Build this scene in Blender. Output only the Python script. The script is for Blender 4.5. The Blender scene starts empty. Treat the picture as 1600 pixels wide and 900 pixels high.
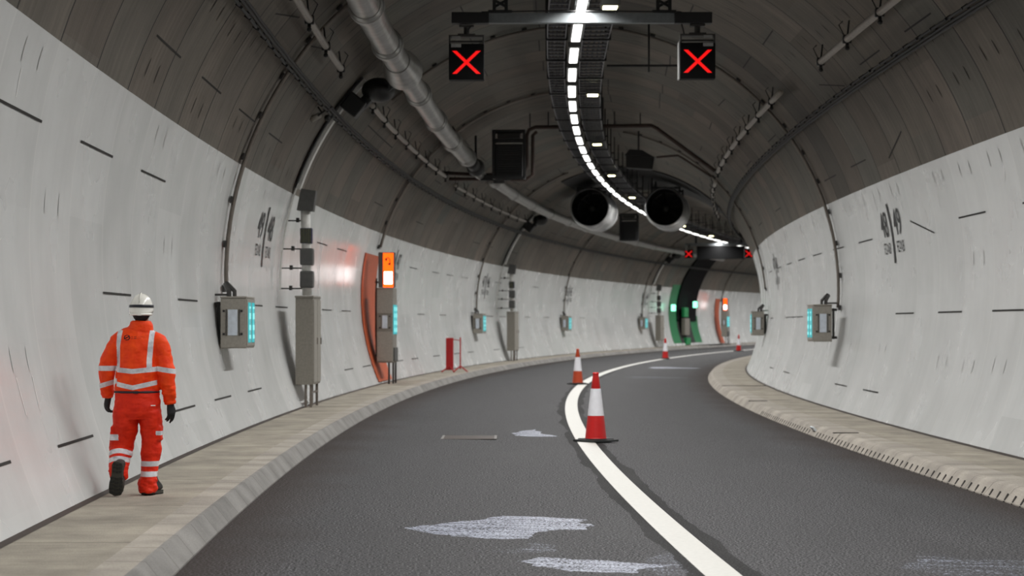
import bpy, bmesh, math, random
import numpy as np
from mathutils import Vector, Matrix
random.seed(7)
C = bpy.context.scene.collection
PI = math.pi
R_ = math.radians

# ------------------------------------------------------------------ alignment of the tunnel
X0, PSI0, K0, K1, K2, G1 = 2.147, -0.06041, 0.001519, 1.202e-05, -5.847e-08, 1.138e-05
TILT = -0.01563
CX, CH, RT = 0.07, 2.36, 5.29          # bore: centre offset, centre height, radius
S0, S1 = -28.3, 213.7
_ds = 0.1
_s = np.arange(S0 - 5, S1 + 20, _ds)
_ps = PSI0 + K0 * _s + K1 * _s ** 2 / 2 + K2 * _s ** 3 / 3
_i0 = int(np.argmin(abs(_s)))
_x = np.concatenate([[0], np.cumsum(np.sin((_ps[1:] + _ps[:-1]) / 2) * _ds)]); _x += X0 - _x[_i0]
_y = np.concatenate([[0], np.cumsum(np.cos((_ps[1:] + _ps[:-1]) / 2) * _ds)]); _y -= _y[_i0]

def fr(s):
    return float(np.interp(s, _s, _x)), float(np.interp(s, _s, _y)), G1 * s * s / 2 * (1 if s > 0 else 0), float(np.interp(s, _s, _ps))
def P(s, o, h):
    x, y, z, p = fr(s)
    return Vector((x + o * math.cos(p), y - o * math.sin(p), z + h))
def ringpt(s, phi, r=RT):              # phi in degrees from the crown, positive to the right
    a = R_(phi)
    return P(s, CX + r * math.sin(a), CH + r * math.cos(a))
def yaw(s):
    return -fr(s)[3]

# ------------------------------------------------------------------ materials
def lin(c):
    return tuple(((v / 255) / 12.92 if v / 255 < .04045 else ((v / 255 + .055) / 1.055) ** 2.4) for v in c)
def base_mat(name):
    m = bpy.data.materials.new(name); m.use_nodes = True
    nt = m.node_tree; b = nt.nodes['Principled BSDF']
    return m, nt, b
def nd(nt, t, **kw):
    n = nt.nodes.new(t)
    for k, v in kw.items(): setattr(n, k, v)
    return n
def link(nt, a, b): nt.links.new(a, b)
def mth(nt, op, a, b=None, c=None):
    n = nd(nt, 'ShaderNodeMath', operation=op)
    for i, v in enumerate((a, b, c)):
        if v is None: continue
        if isinstance(v, (int, float)): n.inputs[i].default_value = v
        else: link(nt, v, n.inputs[i])
    return n.outputs[0]
def mixc(nt, f, a, b, bt='MIX'):
    n = nd(nt, 'ShaderNodeMix', data_type='RGBA', blend_type=bt)
    for s, v in ((0, f), (6, a), (7, b)):
        if isinstance(v, (int, float)): n.inputs[s].default_value = v
        elif isinstance(v, tuple): n.inputs[s].default_value = v + ((1,) if len(v) == 3 else ())
        else: link(nt, v, n.inputs[s])
    return n.outputs[2]
def noise(nt, vec, scale, detail=3, rough=.5):
    n = nd(nt, 'ShaderNodeTexNoise'); n.inputs['Scale'].default_value = scale
    n.inputs['Detail'].default_value = detail; n.inputs['Roughness'].default_value = rough
    if vec is not None: link(nt, vec, n.inputs['Vector'])
    return n.outputs['Fac']
def ramp(nt, f, stops):
    n = nd(nt, 'ShaderNodeValToRGB'); e = n.color_ramp.elements
    while len(e) < len(stops): e.new(.5)
    for q, (p, c) in zip(e, stops):
        q.position = p; q.color = (c + (1,)) if isinstance(c, tuple) else (c, c, c, 1)
    link(nt, f, n.inputs[0]); return n.outputs[0]
def bump(nt, b, hgt, strength=.3, dist=.01):
    n = nd(nt, 'ShaderNodeBump'); n.inputs['Strength'].default_value = strength; n.inputs['Distance'].default_value = dist
    link(nt, hgt, n.inputs['Height']); link(nt, n.outputs[0], b.inputs['Normal'])
def scaled(nt, vec, sx, sy, sz=1):
    n = nd(nt, 'ShaderNodeMapping'); link(nt, vec, n.inputs['Vector']); n.inputs['Scale'].default_value = (sx, sy, sz)
    return n.outputs[0]

def simple(name, col, rough=.5, metal=0, var=.12, nscale=12, emis=None, estr=0, bmp=.1, spec=.5):
    m, nt, b = base_mat(name)
    tc = nd(nt, 'ShaderNodeTexCoord')
    f = noise(nt, tc.outputs['Object'], nscale, 4)
    v = ramp(nt, f, [(.3, 1 - var), (.7, 1 + var)])
    c = mixc(nt, 1.0, lin(col), v, 'MULTIPLY')
    link(nt, c, b.inputs['Base Color'])
    b.inputs['Roughness'].default_value = rough; b.inputs['Metallic'].default_value = metal
    b.inputs['Specular IOR Level'].default_value = spec
    if bmp: bump(nt, b, f, bmp, .004)
    if emis:
        b.inputs['Emission Color'].default_value = tuple(emis) + (1,); b.inputs['Emission Strength'].default_value = estr
    return m

def lining_mat(name, painted):
    m, nt, b = base_mat(name)
    uv = nd(nt, 'ShaderNodeUVMap', uv_map='sv').outputs[0]
    sp = nd(nt, 'ShaderNodeSeparateXYZ'); link(nt, uv, sp.inputs[0]); u, v = sp.outputs[0], sp.outputs[1]
    q = mth(nt, 'DIVIDE', mth(nt, 'SUBTRACT', u, 19.7), 2.0)
    fl = mth(nt, 'FLOOR', q); fq = mth(nt, 'SUBTRACT', q, fl)
    edge = mth(nt, 'MINIMUM', fq, mth(nt, 'SUBTRACT', 1.0, fq))          # 0 at a ring joint
    joint = mth(nt, 'LESS_THAN', edge, .013 if not painted else .012)
    wn = nd(nt, 'ShaderNodeTexWhiteNoise', noise_dimensions='2D')
    cb = nd(nt, 'ShaderNodeCombineXYZ'); link(nt, fl, cb.inputs[0])
    # segment index round the ring: eight segments, rolled ring by ring
    roll = nd(nt, 'ShaderNodeTexWhiteNoise', noise_dimensions='1D'); link(nt, fl, roll.inputs['W'])
    seg = mth(nt, 'FLOOR', mth(nt, 'ADD', mth(nt, 'DIVIDE', v, 2.55), roll.outputs[0]))
    link(nt, seg, cb.inputs[1]); link(nt, cb.outputs[0], wn.inputs['Vector'])
    n1 = noise(nt, uv, .8, 5, .6)
    n2 = noise(nt, scaled(nt, uv, 9, .5), 1.0, 3, .6)                    # streaks round the ring
    n3 = noise(nt, uv, 40, 3, .7)
    if painted:
        c0 = ramp(nt, wn.outputs[0], [(0, lin((216, 217, 216))), (1, lin((228, 229, 228)))])
        c1 = mixc(nt, .5, c0, ramp(nt, n1, [(.3, .88), (.7, 1.08)]), 'MULTIPLY')
        c2 = mixc(nt, .22, c1, ramp(nt, noise(nt, scaled(nt, uv, 3.5, .35), 1.0, 3, .6), [(.3, .86), (.75, 1.1)]), 'MULTIPLY')
        c3 = mixc(nt, mth(nt, 'MULTIPLY', joint, .45), c2, lin((235, 235, 232)))
        rg = ramp(nt, noise(nt, uv, .7, 3), [(.3, .2), (.7, .3)])
        link(nt, rg, b.inputs['Roughness'])
        b.inputs['Specular IOR Level'].default_value = .5
        bump(nt, b, mth(nt, 'ADD', n3, mth(nt, 'MULTIPLY', noise(nt, uv, 1.6, 2), .8)), .03, .004)
    else:
        c0 = ramp(nt, wn.outputs[0], [(0, lin((101, 93, 84))), (.35, lin((116, 108, 98))), (.6, lin((104, 101, 93))), (.8, lin((121, 111, 101))), (1, lin((99, 99, 92)))])
        c1 = mixc(nt, .8, c0, ramp(nt, n1, [(.3, .72), (.7, 1.18)]), 'MULTIPLY')
        c2 = mixc(nt, .7, c1, ramp(nt, n2, [(.3, .7), (.7, 1.2)]), 'MULTIPLY')
        dark = mth(nt, 'COMPARE', fl, 12.0, .5)                           # the dark, unrubbed ring
        da = mth(nt, 'COMPARE', v, 4.2, 5.0)
        c2 = mixc(nt, mth(nt, 'MULTIPLY', mth(nt, 'MULTIPLY', dark, da), .55), c2, lin((58, 58, 54)))
        c3 = mixc(nt, mth(nt, 'MULTIPLY', joint, .92), c2, lin((22, 20, 18)))
        b.inputs['Roughness'].default_value = .75
        bump(nt, b, mth(nt, 'ADD', n3, n2), .4, .006)
    link(nt, c3, b.inputs['Base Color'])
    return m

def asphalt_mat():
    m, nt, b = base_mat('asphalt')
    uv = nd(nt, 'ShaderNodeUVMap', uv_map='sv').outputs[0]
    sp = nd(nt, 'ShaderNodeSeparateXYZ'); link(nt, uv, sp.inputs[0]); v = sp.outputs[1]
    grain = noise(nt, uv, 55, 2, .7)
    big = noise(nt, scaled(nt, uv, .25, 1.2), 1.0, 4, .6)
    c = ramp(nt, grain, [(.40, lin((30, 30, 30))), (.5, lin((56, 55, 56))), (.60, lin((114, 113, 115)))])
    c = mixc(nt, .8, c, ramp(nt, big, [(.3, .78), (.7, 1.15)]), 'MULTIPLY')
    # dusty brown margin along both kerbs, worn by nothing, wheel tracks a little polished
    wob = mth(nt, 'MULTIPLY', noise(nt, uv, .6, 3), .9)
    edge = mth(nt, 'SUBTRACT', mth(nt, 'ABSOLUTE', v), wob)
    f = ramp(nt, mth(nt, 'DIVIDE', edge, 4.0), [(.58, 0.0), (.75, 1.0)])
    c = mixc(nt, mth(nt, 'MULTIPLY', f, .6), c, lin((52, 41, 35)))
    # bitumen seal either side of the centre line
    w2 = mth(nt, 'MULTIPLY', noise(nt, scaled(nt, uv, .45, 2.0), 1.0, 4), .30)
    e2 = mth(nt, 'LESS_THAN', mth(nt, 'ABSOLUTE', mth(nt, 'SUBTRACT', v, .01)), mth(nt, 'ADD', w2, .09))
    c = mixc(nt, mth(nt, 'MULTIPLY', e2, .75), c, lin((24, 23, 22)))
    link(nt, c, b.inputs['Base Color'])
    rr = ramp(nt, big, [(.3, .72), (.7, .9)]); link(nt, rr, b.inputs['Roughness']); b.inputs['Specular IOR Level'].default_value = .15
    bump(nt, b, grain, .15, .004)
    return m

def walkway_mat(name, colr, jl=3.0, phase=0.2, brushed=.6):
    m, nt, b = base_mat(name)
    uv = nd(nt, 'ShaderNodeUVMap', uv_map='sv').outputs[0]
    sp = nd(nt, 'ShaderNodeSeparateXYZ'); link(nt, uv, sp.inputs[0]); u = sp.outputs[0]
    q = mth(nt, 'DIVIDE', mth(nt, 'SUBTRACT', u, phase), jl); fq = mth(nt, 'FRACT', q)
    jt = mth(nt, 'LESS_THAN', mth(nt, 'MINIMUM', fq, mth(nt, 'SUBTRACT', 1.0, fq)), .014 / jl)
    slab = nd(nt, 'ShaderNodeTexWhiteNoise', noise_dimensions='1D'); link(nt, mth(nt, 'FLOOR', q), slab.inputs['W'])
    big = noise(nt, uv, 1.1, 5, .6); brush = noise(nt, scaled(nt, uv, 22, 1.0), 1.0, 3, .6); fine = noise(nt, uv, 60, 3, .7)
    c = mixc(nt, 1.0, lin(colr), ramp(nt, big, [(.3, .6), (.68, 1.2)]), 'MULTIPLY')
    c = mixc(nt, brushed, c, ramp(nt, brush, [(.3, .8), (.7, 1.15)]), 'MULTIPLY')
    c = mixc(nt, .8, c, ramp(nt, fine, [(.3, .7), (.7, 1.2)]), 'MULTIPLY')
    c = mixc(nt, .35 if brushed > .3 else .12, c, ramp(nt, slab.outputs[0], [(0, .85), (1, 1.1)]), 'MULTIPLY')
    c = mixc(nt, mth(nt, 'MULTIPLY', jt, .75 if brushed > .3 else .45), c, lin((62, 56, 48)))
    link(nt, c, b.inputs['Base Color']); b.inputs['Roughness'].default_value = .8
    bump(nt, b, mth(nt, 'ADD', fine, mth(nt, 'MULTIPLY', brush, brushed)), .35, .004)
    return m

def emit(name, col, s):
    m, nt, b = base_mat(name)
    b.inputs['Base Color'].default_value = (0.02, 0.02, 0.02, 1)
    b.inputs['Emission Color'].default_value = tuple(col) + (1,); b.inputs['Emission Strength'].default_value = s
    return m

LAMP = 3.6
M = {
 'concrete': lining_mat('segment_concrete', False), 'paint': lining_mat('white_paint', True),
 'asphalt': asphalt_mat(), 'walk': walkway_mat('walkway_concrete', (160, 152, 138), 3.25, 19.3),
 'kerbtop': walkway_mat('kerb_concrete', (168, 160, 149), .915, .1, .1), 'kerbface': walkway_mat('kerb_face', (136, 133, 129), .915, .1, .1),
 'gasket': simple('joint_gasket', (36, 33, 30), .8), 'pocket_c': simple('pocket_dark', (58, 52, 47), .9), 'pocket_w': simple('pocket_pale', (196, 196, 194), .8),
 'drip': simple('paint_drip', (238, 238, 236), .4),
 'slot': simple('drain_slot', (38, 32, 28), .9),
 'line': simple('line_paint', (196, 194, 188), .55, var=.06, nscale=25, bmp=.3),
 'grey': simple('grey_enamel', (150, 145, 136), .5, var=.1, nscale=30), 'grey2': simple('grey_cabinet', (132, 127, 118), .55, var=.12, nscale=25),
 'darkgrey': simple('dark_box', (84, 84, 82), .6), 'bracket': simple('bracket_steel', (66, 64, 62), .5, .4),
 'conduit': simple('conduit_grey', (118, 110, 102), .5, .3), 'cable': simple('black_cable', (28, 28, 28), .6),
 'tray': simple('galvanised_tray', (112, 112, 116), .35, .5), 'black': simple('black_steel', (22, 22, 23), .5),
 'duct': simple('galvanised_pipe', (154, 153, 150), .36, .75, var=.22, nscale=5), 'spray': simple('spray_pipe', (150, 143, 135), .45, .3),
 'brownpipe': simple('primer_pipe', (66, 52, 47), .5, .2), 'whitepipe': simple('white_pipe', (214, 213, 208), .4),
 'gantry': simple('gantry_steel', (112, 116, 118), .5, .0), 'signblack': simple('sign_black', (8, 8, 9), .6, spec=.15), 'plate': simple('label_plate', (150, 150, 148), .5),
 'alu': simple('brushed_casing', (205, 205, 205), .3, .75, var=.08), 'darkpanel': simple('dark_panel_shade', (30, 29, 28), .7),  # the dark panel colour also stands in for shade above the fans
 'lamp': emit('lamp_diffuser', (1.0, .99, .96), LAMP), 'yellow': emit('warm_lamp', (1.0, .93, .52), 9),
 'red_x': emit('red_cross_leds', (1.0, .002, .002), .92), 'orange_e': emit('orange_sign_lit', (1.0, .085, .0), 2.6), 'white_e': emit('white_sign_lit', (1.0, .88, .86), 9.0),
 'cyan_e': emit('turquoise_sign_lit', (.02, .42, .46), 1.0), 'cyan_w': emit('pale_letters_lit', (.30, .95, .95), .95), 'green_e': emit('green_signal_lit', (.25, 1.0, .60), 3.0),
 'orangepanel': simple('orange_panel', (196, 92, 55), .5), 'greenpanel': simple('green_panel', (18, 120, 70), .5), 'green2': simple('green_door', (20, 140, 78), .5),
 'lettering': simple('stencil_paint', (58, 58, 58), .6), 'window': simple('grey_window', (206, 214, 224), .3), 'dark_ring': simple('black_louvre', (7, 7, 10), .8, spec=.1),
 'yellowband': simple('yellow_band', (150, 150, 84), .5), 'navy': simple('navy_grille', (36, 40, 70), .5),
 'cone_red': simple('cone_red', (205, 22, 20), .45, var=.05), 'cone_orange': simple('cone_orange', (196, 72, 34), .45, var=.06), 'cone_white': simple('cone_sleeve', (246, 245, 250), .35, var=.04), 'rubber': simple('rubber_base', (40, 42, 42), .6),
 'barrier': simple('barrier_red', (170, 18, 22), .5), 'stud': simple('stud_white', (220, 226, 230), .3), 'iron': simple('cast_iron', (62, 52, 46), .6, .3),
 'helmet': simple('helmet_shell', (236, 234, 226), .22, var=.03, bmp=0), 'navyband': simple('navy_band', (24, 26, 36), .5), 'glove': simple('black_glove', (20, 20, 22), .75), 'skin': simple('skin', (150, 105, 82), .5, var=.05), 'hair': simple('dark_hair', (22, 18, 16), .8, nscale=90, bmp=.5),
 'boot': simple('boot_leather', (40, 38, 36), .6), 'sole': simple('boot_sole', (62, 60, 52), .8), 'lug': simple('sole_lug', (34, 33, 30), .8), 'eyewhite': simple('eye_white', (225, 222, 215), .3),
}

# ------------------------------------------------------------------ mesh builder
class MB:
    def __init__(s): s.v = []; s.f = []; s.m = []; s.uv = []; s.T = Matrix.Identity(4); s.mi = 0
    def add(s, vs, fs, uvs=None):
        b = len(s.v); s.v += [tuple(s.T @ Vector(v)) for v in vs]
        s.uv += (uvs if uvs else [(0, 0)] * len(vs))
        for f in fs: s.f.append(tuple(i + b for i in f)); s.m.append(s.mi)
        return s
    def box(s, c, d, bev=0, rz=0, rx=0, ry=0):
        bm = bmesh.new(); bmesh.ops.create_cube(bm, size=1)
        for v in bm.verts: v.co = Vector((v.co.x * d[0], v.co.y * d[1], v.co.z * d[2]))
        if bev: bmesh.ops.bevel(bm, geom=list(bm.edges), offset=bev, segments=2, affect='EDGES', profile=.6)
        T = Matrix.Translation(c) @ Matrix.Rotation(rz, 4, 'Z') @ Matrix.Rotation(ry, 4, 'Y') @ Matrix.Rotation(rx, 4, 'X')
        bm.verts.index_update()
        s.add([tuple(T @ v.co) for v in bm.verts], [tuple(v.index for v in f.verts) for f in bm.faces]); bm.free(); return s
    def tube(s, pts, r, n=10, cap=True):
        pts = [Vector(p) for p in pts]; k = len(pts); rs = r if isinstance(r, (list, tuple)) else [r] * k
        vs = []; prev = None
        for i, p in enumerate(pts):
            t = (pts[min(i + 1, k - 1)] - pts[max(i - 1, 0)]).normalized()
            if prev is None:
                a = Vector((0, 0, 1)) if abs(t.z) < .9 else Vector((1, 0, 0))
                nx = t.cross(a).normalized()
            else:
                nx = (prev - t * prev.dot(t)).normalized()
            prev = nx; ny = t.cross(nx)
            for j in range(n):
                a = 2 * PI * j / n; vs.append(tuple(p + (nx * math.cos(a) + ny * math.sin(a)) * rs[i]))
        fs = [(i * n + j, i * n + (j + 1) % n, (i + 1) * n + (j + 1) % n, (i + 1) * n + j) for i in range(k - 1) for j in range(n)]
        if cap: fs += [tuple(reversed(range(n))), tuple((k - 1) * n + j for j in range(n))]
        return s.add(vs, fs)
    def strip(s, pts, w, t, up=None, side=None):
        # rectangular section swept along pts: w across 'side' vectors, t along 'up' vectors
        vs = []
        for i, p in enumerate(pts):
            p = Vector(p); u = Vector(up[i]); q = Vector(side[i])
            for a, b in ((-1, 0), (1, 0), (1, 1), (-1, 1)): vs.append(tuple(p + q * (w / 2 * a) + u * (t * b)))
        k = len(pts)
        fs = [(i * 4 + j, i * 4 + (j + 1) % 4, (i + 1) * 4 + (j + 1) % 4, (i + 1) * 4 + j) for i in range(k - 1) for j in range(4)]
        fs += [(3, 2, 1, 0), tuple((k - 1) * 4 + j for j in range(4))]
        return s.add(vs, fs)
    def lathe(s, prof, n=24, cx=0, cy=0, ax='z', seg=None):
        vs = []
        for (r, z) in prof:
            for j in range(n):
                a = 2 * PI * j / n
                if ax == 'z': vs.append((cx + r * math.cos(a), cy + r * math.sin(a), z))
                else: vs.append((cx + r * math.cos(a), z, cy + r * math.sin(a)))
        k = len(prof)
        fs = [(i * n + j, i * n + (j + 1) % n, (i + 1) * n + (j + 1) % n, (i + 1) * n + j) for i in range(k - 1) for j in range(n)]
        return s.add(vs, fs)
    def ball(s, c, r, n=12, k=8):
        rr = r if isinstance(r, (list, tuple)) else (r, r, r)
        vs = [(c[0], c[1], c[2] + rr[2])]
        for i in range(1, k):
            a = PI * i / k
            for j in range(n):
                b = 2 * PI * j / n
                vs.append((c[0] + rr[0] * math.sin(a) * math.cos(b), c[1] + rr[1] * math.sin(a) * math.sin(b), c[2] + rr[2] * math.cos(a)))
        vs.append((c[0], c[1], c[2] - rr[2])); e = len(vs) - 1
        fs = [(0, 1 + j, 1 + (j + 1) % n) for j in range(n)]
        fs += [(1 + (i - 1) * n + j, 1 + i * n + j, 1 + i * n + (j + 1) % n, 1 + (i - 1) * n + (j + 1) % n) for i in range(1, k - 1) for j in range(n)]
        fs += [(e, 1 + (k - 2) * n + (j + 1) % n, 1 + (k - 2) * n + j) for j in range(n)]
        return s.add(vs, fs)
    def prism(s, poly, y0, y1, plane='xz'):
        n = len(poly)
        mk = (lambda a, b, y: (a, y, b)) if plane == 'xz' else ((lambda a, b, y: (a, b, y)) if plane == 'xy' else (lambda a, b, y: (y, a, b)))
        vs = [mk(a, b, y0) for a, b in poly] + [mk(a, b, y1) for a, b in poly]
        fs = [tuple(range(n)), tuple(reversed(range(n, 2 * n)))] + [(i, (i + 1) % n + 0, n + (i + 1) % n, n + i) for i in range(n)]
        return s.add(vs, fs)
    def build(s, name, mats, parent=None, smooth=False, loc=None, rz=0, autosm=False):
        me = bpy.data.meshes.new(name); me.from_pydata(s.v, [], s.f)
        mats = mats if isinstance(mats, (list, tuple)) else [mats]
        for q in mats: me.materials.append(M[q] if isinstance(q, str) else q)
        me.polygons.foreach_set('material_index', s.m)
        uvl = me.uv_layers.new(name='sv')
        li = np.empty(len(me.loops), np.int32); me.loops.foreach_get('vertex_index', li)
        uvl.data.foreach_set('uv', np.array(s.uv, np.float32)[li].ravel())
        bm = bmesh.new(); bm.from_mesh(me); bmesh.ops.recalc_face_normals(bm, faces=bm.faces); bm.to_mesh(me); bm.free()
        if smooth:
            me.polygons.foreach_set('use_smooth', [True] * len(me.polygons))
            if autosm: me.set_sharp_from_angle(angle=R_(35))
        o = bpy.data.objects.new(name, me); C.objects.link(o)
        if parent: o.parent = parent
        if loc is not None: o.location = loc; o.rotation_euler.z = rz
        return o

def tag(o, label=None, cat=None, group=None, kind=None):
    if label: o['label'] = label
    if cat: o['category'] = cat
    if group: o['group'] = group
    if kind: o['kind'] = kind
    return o
def thing(name, label, cat, loc=(0, 0, 0), rz=0, group=None):
    o = bpy.data.objects.new(name, None); C.objects.link(o); o.empty_display_size = .2
    o.location = loc; o.rotation_euler = (0, 0, rz)
    return tag(o, label, cat, group)
def kids(o): return [c for c in bpy.data.objects if c.parent == o]
def dup(root, loc, rz, label, children=None, group=None):
    children = children if children is not None else kids(root)
    r = root.copy(); C.objects.link(r); r.location = loc; r.rotation_euler = (0, 0, rz); r['label'] = label
    if group: r['group'] = group
    for ch in children:
        c = ch.copy(); C.objects.link(c); c.parent = r
        for g in kids(ch):
            d = g.copy(); C.objects.link(d); d.parent = c
    return r
def at(name, label, cat, s, o=0, h=0, group=None, dz=0):
    return thing(name, label, cat, P(s, o, h), yaw(s) + dz, group)

# ------------------------------------------------------------------ tunnel shell
def swept(name, mat, prof, s0, s1, step=1.0, thick=0, split=False, kind='structure', parent=None, smooth=True, mats=None):
    """prof: list of (o, h, v) in the cross-section; swept from s0 to s1"""
    mb = MB(); ss = list(np.arange(s0, s1 + 1e-6, step)); n = len(prof)
    pts = []; uv = []
    rows = [(a, b) for a, b in zip(ss[:-1], ss[1:])] if split else None
    if split:
        for a, b in rows:
            vs = [tuple(P(x, o, h)) for x in (a, b) for o, h, v in prof]; u = [(x, v) for x in (a, b) for o, h, v in prof]
            mb.add(vs, [(i, i + 1, n + i + 1, n + i) for i in range(n - 1)], u)
    else:
        vs = [tuple(P(x, o, h)) for x in ss for o, h, v in prof]; u = [(x, v) for x in ss for o, h, v in prof]
        mb.add(vs, [(k * n + i, k * n + i + 1, (k + 1) * n + i + 1, (k + 1) * n + i) for k in range(len(ss) - 1) for i in range(n - 1)], u)
    o = mb.build(name, mats or mat, parent, smooth)
    if kind and not parent: o['kind'] = kind
    return o, mb

def arc(p0, p1, step=2.5, r=RT):
    n = max(2, int(abs(p1 - p0) / step) + 1)
    return [(CX + r * math.sin(R_(a)), CH + r * math.cos(a * PI / 180), RT * R_(a)) for a in np.linspace(p0, p1, n + 1)]
PL, PR = -72.2, 71.4
PH0, PH1 = -116.6, 116.6

def patch(mb, s0, s1, phi0, phi1, w, mi, off=.006):
    """thin band on the lining between two points given as (s, phi)"""
    a, b = ringpt(s0, phi0, RT - off), ringpt(s1, phi1, RT - off)
    n0 = (P(s0, CX, CH) - a).normalized(); d = (b - a).normalized(); q = d.cross(n0).normalized() * (w / 2)
    mb.mi = mi
    mb.add([tuple(a - q), tuple(b - q), tuple(b + q), tuple(a + q)], [(0, 1, 2, 3)]); mb.mi = 0
def pocket(mb, s, phi, mi, hgt=2.4, w=.045):
    a = []; mb.mi = mi
    for t in np.linspace(0, 1, 9):
        ww = w * math.sin(PI * t) ** .5 / 2; p = phi + hgt * (t - .5)
        a.append((s - ww, p)); a.append((s + ww, p))
    vs = [tuple(ringpt(x, p, RT - .006)) for x, p in a]
    mb.add(vs, [(2 * i, 2 * i + 1, 2 * i + 3, 2 * i + 2) for i in range(8)]); mb.mi = 0

def shell(name, mat, p0, p1, gaskets, pockets, drips=False):
    mb = MB(); prof = arc(p0, p1); n = len(prof)
    ss = np.arange(19.7 - 2 * 24, S1, 2.0)
    for a, b in zip(ss[:-1], ss[1:]):
        vs = [tuple(P(x, o, h)) for x in (a, b) for o, h, v in prof]; u = [(x, v) for x in (a, b) for o, h, v in prof]
        mb.add(vs, [(i, i + 1, n + i + 1, n + i) for i in range(n - 1)], u)
    for (s0, s1, a, b) in gaskets: patch(mb, s0, s1, a, b, .024, 1)
    for (s, p) in pockets: pocket(mb, s, p, 2)
    if drips:
        for (s, p) in pockets:
            if random.random() < .35:
                patch(mb, s + random.uniform(-.06, .1), s + random.uniform(-.02, .12), p + 1.5 * np.sign(p), p + random.uniform(3, 5) * np.sign(p), .018, 3, .0065)
    o = mb.build(name, [mat, 'gasket', 'pocket_w' if drips else 'pocket_c', 'drip'], None, True); o['kind'] = 'structure'
    return o
# joints read from the photo: (s0, s1, phi0, phi1)
GL = [(s, s + 2, -79.5, -79.5) for s in (17.75, 21.8, 25.85, 48.0, 52.0, 69.0, 75.1, 79.2, 83.5, 93.7, 97.7, 105.7)]
GL += [(s, s + 1.95, -94.2, -94.2) for s in (23.65, 29.55, 37.65, 41.55, 49.6, 53.6, 71.7, 77.7, 87.7, 91.7, 95.7, 103.7, 109.7, 121.7)]
GL += [(s, s + 1.9, -108.6, -108.6) for s in (15.4, 19.4, 27.25, 31.2, 35.2, 51.7, 55.7, 63.7, 67.7, 73.7, 79.7, 83.7, 91.7, 99.7)]
GR = [(s, s + 1.9, 95.6, 95.6) for s in (25.8, 29.8, 33.8, 37.9, 55.7, 57.7, 59.7, 67.7)]
GR += [(s, s + 1.9, 81.15, 81.15) for s in (27.8, 31.95, 42.3, 46.5, 50.7, 54.7, 58.7, 62.7, 67.7)] + [(35.9, 37.9, 82.6, 79.7)]
GR += [(s, s + 1.9, 110.25, 110.25) for s in (39.7, 43.8, 55.9, 61.7)]
GC = [(s, s + 2, -65.3, -65.3) for s in (24.1, 28.1, 32.2, 36.2, 56.4, 67.0, 83.7, 87.7, 95.7)] + [(30.5, 32.35, -51.8, -49.1), (34.4, 36.3, -50.9, -48.6)]
GC += [(s, s + 1.95, 66.65, 66.65) for s in (40.45, 44.6, 57.2, 65.7)] + [(36.2, 38.2, 65, 68.2)]
GC += [(s, s + 1.95, 52.1, 52.1) for s in (30.2, 34.3, 49.7, 57.7)] + [(38.5, 40.5, 53.4, 50.4)]
for k in range(16, 60):
    s = 19.7 + 2 * k
for k in range(4, 62):
    s = 19.7 + 2 * k
    for ph in (-37, -22.5, -8, 8, 22.5, 37.5):
        if random.random() < .38: GC.append((s + .05, s + 1.95, ph + random.uniform(-.4, .4), ph + random.uniform(-.4, .4)))
    if s > 46 and random.random() < .35: GC.append((s, s + 1.95, -51.5, -51.5))
PKL, PKR, PKC = [], [], []
for k in range(-3, 70):
    s = 19.7 + 2 * k
    j = random.uniform(-1.2, 1.2)
    for base, lst, pr_ in ((-86.9, PKL, .5), (-101, PKL, .5), (-73.8, PKL, .4), (86.5, PKR, .3), (102.7, PKR, .55), (73.8, PKR, .8),
                           (-57.5, PKC, .7), (-68.4, PKC, .7), (-43, PKC, .7), (-29, PKC, .7), (-15, PKC, .5), (15, PKC, .5), (30, PKC, .7), (43.5, PKC, .7), (54.1, PKC, .8), (61, PKC, .4)):
        if random.random() < pr_ * (.45 if s > 60 and lst is not PKC else 1):
            ph = base + j
            if base == 73.8: ph = 73.8 + j * .3
            if base == -73.8: ph = -74.6
            lst += [(s + .66, ph), (s + 1.36, ph)]
shell('wall_left', 'paint', PH0, PL, GL, PKL, True)
shell('wall_right', 'paint', PR, PH1, GR, PKR, True)
shell('ceiling', 'concrete', PL, PR, GC, PKC)

# ------------------------------------------------------------------ road, kerbs and walkways
KL, KR = -3.56, 3.572
ZL, ZR = .205, .095
def z_road(o): return TILT * o
swept('floor', 'asphalt', [(o, z_road(o), o) for o in np.linspace(KL - .02, KR + .02, 13)], S0, S1, 2.0)
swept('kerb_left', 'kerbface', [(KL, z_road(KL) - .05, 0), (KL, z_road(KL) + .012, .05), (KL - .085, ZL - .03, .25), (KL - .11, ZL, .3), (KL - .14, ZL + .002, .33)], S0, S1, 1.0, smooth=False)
swept('kerb_strip_left', 'kerbtop', [(KL - .14, ZL + .002, 0), (KL - .36, ZL + .004, .2), (KL - .36, ZL - .02, .22)], S0, S1, 1.0, smooth=False)
swept('walkway_left', 'walk', [(KL - .36, ZL, 0), (-4.3, ZL, .5), (-4.9, ZL, 1.3)], S0, S1, 1.0, smooth=False)
o_, mb_ = swept('kerb_right', 'kerbface', [(KR, z_road(KR) - .05, 0), (KR, z_road(KR) + .012, .05), (KR + .10, ZR - .02, .25), (KR + .15, ZR, .3), (KR + .2, ZR + .002, .33)], S0, S1, 1.0, smooth=False, mats=['kerbtop'])
swept('kerb_strip_right', 'kerbtop', [(KR + .20, ZR + .002, 0), (KR + .48, ZR + .004, .2), (KR + .48, ZR - .02, .22)], S0, S1, 1.0, smooth=False)
swept('walkway_right', 'walk', [(KR + .48, ZR, 0), (4.4, ZR, .5), (5.0, ZR, 1.3)], S0, S1, 1.0, smooth=False)
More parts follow.
